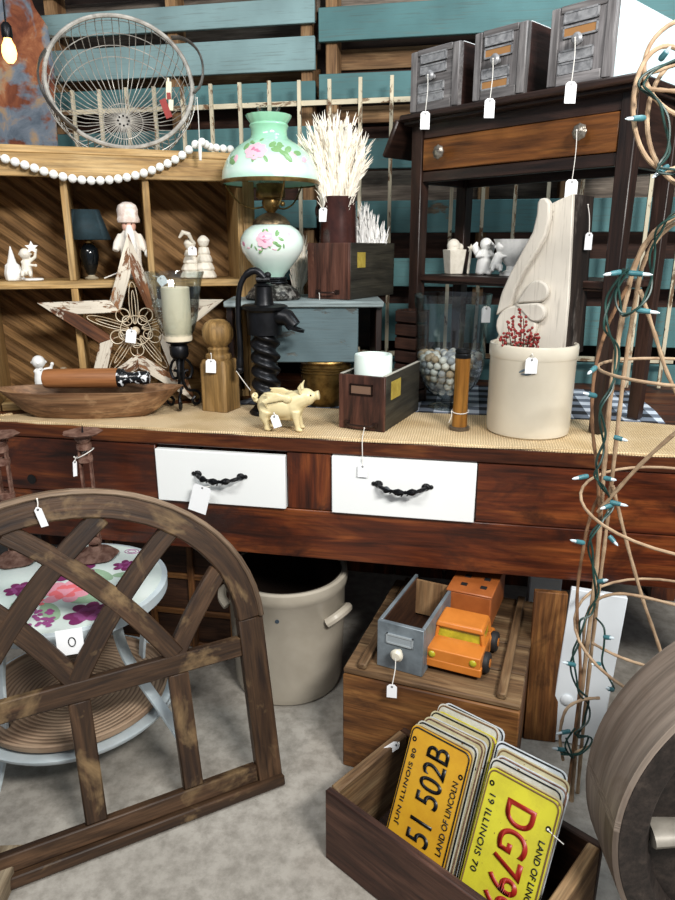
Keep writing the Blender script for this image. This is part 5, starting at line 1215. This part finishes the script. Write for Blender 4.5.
# plates
def plate_geo(w=.152, h=.305, r=.014, t=.0012):
    pts = []
    for cx_, cz_, a0 in ((w/2-r, h-r, 0), (-w/2+r, h-r, PI/2), (-w/2+r, r, PI), (w/2-r, r, 1.5*PI)):
        for k in range(5): a = a0+k*PI/8; pts.append((cx_+r*cos(a), cz_+r*sin(a)))
    return pts
def text_part(s, size, col, parent, loc, rot, depth=.0006, sx=1.0, bold=.0, name='lettering', sp=1.0):
    c = bpy.data.curves.new(name, 'FONT'); c.body = s; c.size = size; c.extrude = depth; c.offset = bold; c.align_x = 'CENTER'; c.align_y = 'CENTER'; c.space_character = sp
    t = bpy.data.objects.new('tmp', c); COL.objects.link(t); dg = bpy.context.evaluated_depsgraph_get(); dg.update()
    me = bpy.data.meshes.new_from_object(t.evaluated_get(dg)); bpy.data.objects.remove(t); bpy.data.curves.remove(c)
    me.materials.clear(); me.materials.append(col); o = bpy.data.objects.new(name, me); COL.objects.link(o); o.parent = parent; o.location = loc; o.rotation_euler = rot; o.scale = (sx, 1, 1); return o
LPG = 'old licence plates in the crate'
def lplate(x, y, lean, twist, mat, border, label, name='license_plate', z=.020, roll=0):
    P = QM @ V((x, y, z)); M = QM.to_3x3() @ Euler((lean, roll, twist)).to_matrix()
    t = thing(name, label, 'license plate', P, 0, LPG, M.to_euler())
    m = MB(); m.prism(plate_geo(), .0012); pl = m.build('plate', mat, t)
    m = MB(); pts = [V((x_*.955, -.0012, (z_-.1525)*.975+.1525)) for x_, z_ in plate_geo()]; m.tube(pts, .0016, 5, closed=True); m.build('raised_border', border, t)
    for xx, zz in ((-.063, .276), (.063, .252), (-.063, .045), (.063, .040)):
        m = MB(); m.lathe([(.0025, -.0002), (.0055, -.0002), (.0055, .0006), (.0025, .0006)], 12, M=Matrix.Translation((xx, -.0008, zz)) @ Matrix.Rotation(PI/2, 4, 'X'), closed=True); m.build('bolt_hole', M_iron, t)
    return t
def platemat(name, c1, c2):
    t = NT(name); n = t.noise(t.gco((1, 1, 1)), 18, 6, .7); n2 = t.noise(t.gco((1, 1, 1)), 70, 3)
    c = t.ramp(n, [(.4, c1), (.62, c2)]); c = t.mix(t.ramp(n2, [(.70, '#000000'), (.74, '#ffffff')]), c, '#7a5a35'); return t.out(c, .38, .15)
MY1 = platemat('amber plate paint', '#d9a62c', '#cf9a2a'); MY2 = platemat('lemon plate paint', '#d6cf3a', '#c8bf38'); MW1 = platemat('aged white plate', '#cfcfc6', '#b9b6a5'); MW2 = platemat('cream plate', '#c9c29f', '#b5ab84'); MW3 = platemat('blue white plate', '#d3d9dc', '#bcc4c8')
MK = plain('black enamel', '#15171a', .35); MR = plain('dark red enamel', '#9c2318', .4, var='#842015', vsc=60); MB_ = plain('brown edge', '#6e5234', .5)
FR_ = -.0014
def side_text(p, s, length, cap, mat, x, z, down=False, bold=0.0, sp=1.0, name='lettering'):
    """raised text along the plate's long side: reading upwards, or downwards"""
    d = Matrix(((0, -1, 0), (0, 0, -1), (1, 0, 0))) if not down else Matrix(((0, 1, 0), (0, 0, -1), (-1, 0, 0)))
    o = text_part(s, 1.0, mat, p, (x, -.0012, z), d.to_euler(), .0, 1.0, bold, sp=sp, name=name)
    xs_ = [v.co.x for v in o.data.vertices]; ys_ = [v.co.y for v in o.data.vertices]; w = max(xs_)-min(xs_); h = max(ys_)-min(ys_)
    bm = bmesh.new(); bm.from_mesh(o.data); r = bmesh.ops.extrude_face_region(bm, geom=bm.faces[:])
    cxx = (max(xs_)+min(xs_))/2; cyy = (max(ys_)+min(ys_))/2
    for v in bm.verts: v.co.x = (v.co.x-cxx)*length/w; v.co.y = (v.co.y-cyy)*cap/h
    for g in r['geom']:
        if isinstance(g, bmesh.types.BMVert): g.co.z += .0012
    bmesh.ops.recalc_face_normals(bm, faces=bm.faces[:]); bm.to_mesh(o.data); bm.free(); o.scale = (1, 1, 1); return o
LE = radians(-26)
A1 = lplate(.178, .052, LE, radians(-1.8), MY1, MK, 'amber licence plate with black characters at the front of the left stack', roll=radians(-3.8))
side_text(A1, '51 502B', .200, .056, MK, .002, .186, bold=.006)
side_text(A1, 'JUN ILLINOIS 80', .160, .013, MK, -.055, .178, bold=.004, sp=1.1); side_text(A1, 'LAND OF LINCOLN', .148, .013, MK, .056, .165, bold=.004)
A2 = lplate(.362, .055, LE, radians(-.5), MY2, MB_, 'lemon yellow licence plate with red characters at the front of the right stack', roll=radians(-2))
side_text(A2, 'DG799', .200, .062, MR, .006, .168, down=True, bold=.012)
side_text(A2, '19 ILLINOIS 70', .150, .013, MK, -.055, .182, down=True, bold=.004, sp=1.15); side_text(A2, 'LAND OF LINCOLN', .148, .012, MK, .058, .152, down=True, bold=.006)
rr = random.Random(21)
lab = ['directly behind the front plate', 'third from the front', 'fourth from the front', 'fifth from the front', 'sixth from the front', 'seventh from the front', 'eighth from the front', 'at the very back']
cols = {'w': (MW1, 'white'), 'c': (MW2, 'cream'), 'b': (MW3, 'bluish white'), 'y': (MY2, 'yellow')}
for side, x0, y0, seq, dy in (('left', .178, .052, 'cwcbcywb', .0105), ('right', .362, .055, 'cwbcb', .0105)):
    for i, k in enumerate(seq):
        n = len(seq); place = lab[i] if i < n-1 else lab[7]
        lift = [.0, .004, .010, .006, .016, .012, .026, .024][i] if side == 'left' else [.0, .008, .010, .020, .026, .032][i]
        xo = (.003*(i+1) if side == 'left' else -.002*(i+1))+rr.uniform(-.003, .003)
        t = lplate(x0+xo, y0+dy*(i+1), LE+rr.uniform(-.01, .01), rr.uniform(-.015, .015), cols[k][0], (MB_, MK, M_rust)[i % 3], cols[k][1]+' old licence plate in the '+side+' stack, '+place, z=.018+lift, roll=radians(-3 if side == 'left' else -1.5)+rr.uniform(-.015, .015))
        if i < 2 and side == 'left': side_text(t, 'LAND OF LINCOLN', .185, .012, MK, .064, .14, bold=.01)
price_tag(QM @ V((.03, QD-.06, QH+.004)), .004, 'white price tag lying on the left rim of the licence plate crate', .024, .034, .4, radians(60), (-.006, -.004, .004))
ty = QM @ V((.270, .02, .165))
price_tag(A2.matrix_basis @ V((.063, -.004, .252)), .02, 'short white tie through the bolt hole of the yellow licence plate', card=False, swing=(.028, -.012, .004))
price_tag(ty, .035, 'white string knotted between the two stacks of licence plates', card=False, swing=(-.006, .0, 0))
# ------------------------------------------------------------ big wooden wheel at the right
WR = .362; WC = V((.634, 1.003, WR)); WB = V((.613, 1.145, WR)); wax = (WB-WC).normalized()
wt_ = thing('wooden_wheel', 'large weathered wide-rimmed wooden wheel standing on the floor at the right edge', 'wheel', V((WC.x, (WC.y+WB.y)/2, 0)))
wz_ = wax; wx_ = wz_.cross(V((0, 0, 1))).normalized(); wy_ = wz_.cross(wx_)
WM = Matrix.Translation((WC+WB)/2-V(wt_.location)) @ Matrix((wx_, wy_, wz_)).transposed().to_4x4()
M_wh = wood('weathered grey wheel wood', ('#75665a', '#96877a', '#b0a294'), .6, .5, blotch='#6b5a4d', bam=.62)
M_whd = wood('dark wheel face', ('#1d1815', '#332b27', '#4b413a'), .6, .8)
hw = .071
m = MB(); m.lathe([(WR-.0003, -hw), (WR-.0001, -hw*.5), (WR, 0), (WR-.0001, hw*.5), (WR-.0003, hw), (WR-.009, hw+.003), (WR-.009, -hw-.003)], 96, M=WM, closed=True)
for v in m.bm.verts: q = WM.inverted() @ v.co; v[m.g] = V((atan2(q.y, q.x)*WR, q.z, hypot(q.x, q.y)))
m.build('tread', M_wh, wt_)
m = MB(); m.lathe([(WR-.0085, -hw-.004), (WR-.0085, hw+.004), (WR-.055, hw+.002), (WR-.068, hw-.02), (WR-.068, -hw+.02), (WR-.055, -hw-.002)], 96, M=WM, closed=True); m.build('felloe', M_whd, wt_, bevel=.002)
m = MB(); m.lathe([(.020, -hw*.9), (.045, -hw*.9), (.052, -hw*.6), (.052, hw*.6), (.045, hw*.9), (.020, hw*.9)], 40, M=WM, closed=True); m.build('hub', M_whd, wt_, bevel=.002)
m = MB(); m.lathe([(.05, -.03), (WR-.066, -.03), (WR-.066, .03), (.05, .03)], 64, M=WM, closed=True); m.build('web_disc', M_whd, wt_)
M_spk = plain('grey cast spoke', '#8b867c', .5, .2, var='#6d685f', vsc=18, bump=.2)
for k in range(5):
    a = k*2*PI/5+.55; m = MB(); p0_ = WM @ V((.045*cos(a), .045*sin(a), -.045)); p1_ = WM @ V(((WR-.070)*cos(a), (WR-.070)*sin(a), -.045)); m.tube([p0_, p0_.lerp(p1_, .5), p1_], [.034, .025, .032], 16, flat=.55, ref=wax); m.build('spoke', M_spk, wt_)
# ------------------------------------------------------------ twig obelisk with string lights
VY = 1.46
M_vine = plain('peeled vine', '#8f7459', .7, var='#b59c7e', vsc=25, bump=.4); M_vine2 = plain('brown vine', '#6d4d36', .7, var='#8f6c4c', vsc=30, bump=.5)
vo = thing('vine_obelisk', 'tall obelisk of bent vines and hoops in front of the side table', 'garden obelisk', onz(572, 800, 0)*V((1, 1, 0)))
VO = V(vo.location)
def vine(pts, r, mat=M_vine, name='vine', closed=False, par=vo, org=VO, tw=0, rend=None):
    P = [ony(a, b, c) if not isinstance(a, V) else a for a, b, c in pts]; P = spline(P, 8, closed); n = len(P)
    if tw: P = [p+V((tw*sin(i*.9), tw*cos(i*.9), 0)) for i, p in enumerate(P)]
    rs_ = [r*(1+.12*sin(i*1.7)) for i in range(n)]
    m = MB(); m.tube(P, rs_, 8, closed=closed); m.grow(lambda c: c-org); return m.build(name, mat, par)
vo_base = VO
vine([(571, 806, 1.40), (577, 730, 1.42), (588, 640, 1.43), (597, 560, 1.44), (603, 480, 1.44), (610, 400, 1.43), (620, 330, 1.42), (634, 268, 1.40), (655, 232, 1.38), (690, 208, 1.36)], .0052)
vine([(577, 800, 1.43), (584, 720, 1.44), (595, 620, 1.45), (605, 540, 1.45), (613, 470, 1.45), (622, 390, 1.44), (632, 320, 1.43), (644, 262, 1.41), (668, 228, 1.39), (700, 214, 1.37)], .0044, M_vine)
vine([(568, 790, 1.39), (580, 680, 1.41), (577, 600, 1.43), (584, 545, 1.43), (592, 512, 1.44), (602, 490, 1.43)], .0036, M_vine2)
vine([(600, 520, 1.43), (597, 470, 1.42), (592, 420, 1.41), (595, 370, 1.41), (608, 325, 1.41), (628, 285, 1.40)], .0036, M_vine2)
vine([(598, 512, 1.41), (640, 465, 1.36), (690, 420, 1.30)], .0040); vine([(640, 290, 1.39), (655, 335, 1.40), (668, 375, 1.41), (690, 420, 1.42)], .0038)
vine([(613, 486, 1.44), (626, 540, 1.44), (643, 600, 1.44), (660, 650, 1.44), (668, 690, 1.44)], .0038)
def hoop(cx_, cz_, r, cy_=1.36, n=36, a0=0, a1=2*PI, tilt=0.0):
    C = ony(cx_, cz_, cy_); m = MB(); P = [C+V((r*cos(a0+(a1-a0)*k/n), r*sin(a0+(a1-a0)*k/n), tilt*sin(a0+(a1-a0)*k/n))) for k in range(n)]
    m.tube(P, .0032, 8, closed=True); m.grow(lambda c: c-VO); m.build('hoop', M_vine, vo)
hoop(688, 508, .205, 1.38, tilt=.02); hoop(690, 372, .165, 1.38); hoop(684, 640, .225, 1.40, tilt=.03)
vine([(583, 648, 1.44), (586, 618, 1.42), (597, 600, 1.40), (625, 594, 1.38), (680, 606, 1.35)], .0034); vine([(592, 643, 1.42), (615, 655, 1.40), (640, 664, 1.38), (660, 668, 1.36)], .0034)
vine([(563, 760, 1.38), (560, 735, 1.38), (566, 710, 1.38), (582, 700, 1.39), (600, 698, 1.39)], .0036); vine([(570, 755, 1.40), (585, 748, 1.40), (600, 742, 1.40)], .003)
# upper loops near the corner of the table
def ring(cx_, cy_, rx, ry, Y, r, mat=M_vine, ph=0, dep=.03):
    m = MB(); n = 40; P = []
    for k in range(n): a = 2*PI*k/n; P.append(ony(cx_+rx*cos(a), cy_+ry*sin(a), Y+dep*cos(a+ph)))
    m.tube(P, r, 8, closed=True); m.grow(lambda c: c-VO); m.build('hoop', mat, vo)
ring(667, 108, 34, 62, 1.42, .0042, ph=.5); ring(693, 122, 46, 66, 1.40, .0042, ph=2); ring(702, 68, 58, 52, 1.44, .004, ph=1, dep=.05)
vine([(640, 88, 1.40), (660, 90, 1.39), (690, 92, 1.38)], .0036); vine([(690, 60, 1.4), (660, 70, 1.4), (640, 80, 1.41), (634, 110, 1.42)], .0034)
vine([(690, 208, 1.36), (706, 180, 1.38), (705, 130, 1.40), (700, 90, 1.41)], .005)
# string lights
M_cord = plain('green cord', '#142b27', .45, var='#1f443d', vsc=30); M_sock = plain('teal lamp socket', '#2f5f66', .35, var='#477c84', vsc=30); M_lampg = plain('clear mini lamp', '#c9d6dc', .08)
sl = thing('string_lights', 'green cord string of unlit mini lights wound around the vine obelisk', 'string lights', VO+V((0, -.02, .0)))
SO = V(sl.location)
cpts = [(683, 60, 1.37), (652, 72, 1.37), (641, 84, 1.36), (655, 98, 1.37), (665, 118, 1.37), (668, 150, 1.37), (658, 168, 1.36), (680, 176, 1.36), (700, 200, 1.35), (672, 215, 1.35), (658, 232, 1.36), (652, 255, 1.38), (650, 285, 1.38), (640, 305, 1.37), (622, 315, 1.38), (617, 290, 1.38), (626, 268, 1.37), (608, 300, 1.39), (606, 330, 1.38), (617, 350, 1.40), (612, 385, 1.39), (600, 410, 1.38), (604, 440, 1.40), (598, 462, 1.39), (596, 478, 1.39), (604, 490, 1.39), (612, 505, 1.42), (602, 520, 1.40), (590, 540, 1.39), (592, 560, 1.40), (597, 590, 1.40), (590, 612, 1.40), (582, 622, 1.39), (578, 640, 1.39), (572, 660, 1.38), (578, 690, 1.38), (588, 702, 1.40), (586, 720, 1.39), (576, 735, 1.38), (590, 738, 1.40), (580, 752, 1.38), (562, 752, 1.37)]
cp = spline([ony(*p) for p in cpts], 6)
for off, rd in ((0, .0024), (1, .0022)):
    m = MB(); m.tube([p+V((.004*sin(i*.45+off*PI), -.004*off+.003*cos(i*.45+off*PI), .004*sin(i*.3+off*2)))-SO for i, p in enumerate(cp)], rd, 6); m.build('cord', M_cord, sl)
c2_ = spline([ony(*p) for p in ((596, 618, 1.44), (604, 628, 1.40), (604, 645, 1.40), (602, 662, 1.40), (608, 676, 1.40), (614, 688, 1.39), (611, 690, 1.39))], 6)
m = MB(); m.tube([p-SO for p in c2_], .0022, 6); m.build('cord', M_cord, sl)
c2_ = spline([ony(*p) for p in ((575, 728, 1.38), (565, 745, 1.37), (573, 758, 1.37), (566, 738, 1.37))], 6)
m = MB(); m.tube([p-SO for p in c2_], .0022, 6); m.build('cord', M_cord, sl)
for (x1_, y1_, x2_, y2_) in ((645, 118, 625, 119), (668, 166, 652, 178), (622, 272, 603, 275), (628, 273, 655, 275), (636, 310, 660, 313), (596, 367, 589, 373), (596, 396, 583, 393), (614, 437, 628, 441), (588, 476, 572, 479), (604, 478, 615, 480), (610, 502, 628, 506), (612, 505, 600, 509), (609, 536, 618, 546), (584, 543, 570, 540), (598, 582, 607, 580), (575, 665, 562, 662), (604, 637, 612, 638), (600, 664, 592, 664), (570, 731, 556, 734), (565, 750, 552, 748), (613, 690, 606, 688), (660, 60, 668, 50)):
    Y = 1.375; a = ony(x1_, y1_, Y); b = ony(x2_, y2_, Y-.012); d = (b-a); Ld = .034*min(1.25, max(.75, d.length/.034)); d.normalize()
    m = MB(); m.tube([a-SO, a+d*Ld*.15-SO, a+d*Ld*.6-SO], [.0042, .0055, .0048], 10); s = m.build('socket', M_sock, sl)
    m = MB(); m.tube([a+d*Ld*.58-SO, a+d*Ld*.85-SO, a+d*Ld-SO], [.0034, .0030, .0006], 8); m.build('mini_lamp', M_lampg, s)
# large tag on the left bench drawer
t1 = price_tag(V((ony(215, 484, BY-.02).x, BY-.028, ony(215, 484, BY-.02).z)), .012, 'large buff price tag with cord hanging from the left white drawer', .052, .080, 0, radians(16), (-.030, -.008, .006))
# ------------------------------------------------------------ light: ceiling fixtures of the shop
w = bpy.data.worlds.new('World'); SC.world = w; w.use_nodes = True
w.node_tree.nodes['Background'].inputs[0].default_value = (.80, .88, 1, 1); w.node_tree.nodes['Background'].inputs[1].default_value = .22
def area(name, loc, tgt, size, e, col):
    d = bpy.data.lights.new(name, 'AREA'); d.shape = 'RECTANGLE'; d.size, d.size_y = size; d.energy = e; d.color = col
    o = bpy.data.objects.new(name, d); COL.objects.link(o); o.location = loc
    o.rotation_euler = (V(tgt)-V(loc)).to_track_quat('-Z', 'Y').to_euler(); return o
area('ceiling_light', (1.1, -.25, 2.45), (-.4, 2.0, .9), (.8, .3), 80, (1, .97, .93))
area('ceiling_light', (-.9, -.3, 2.9), (-.7, 1.6, .5), (1.2, .3), 34, (1, .98, .95))
area('ceiling_light', (.9, 1.7, 3.0), (.5, 2.1, 1.2), (.6, .3), 18, (.85, .95, 1))
vs = SC.view_settings; vs.view_transform = 'Standard'; vs.look = 'None'; vs.gamma = 1; vs.exposure = 0.35; vs.use_curve_mapping = False
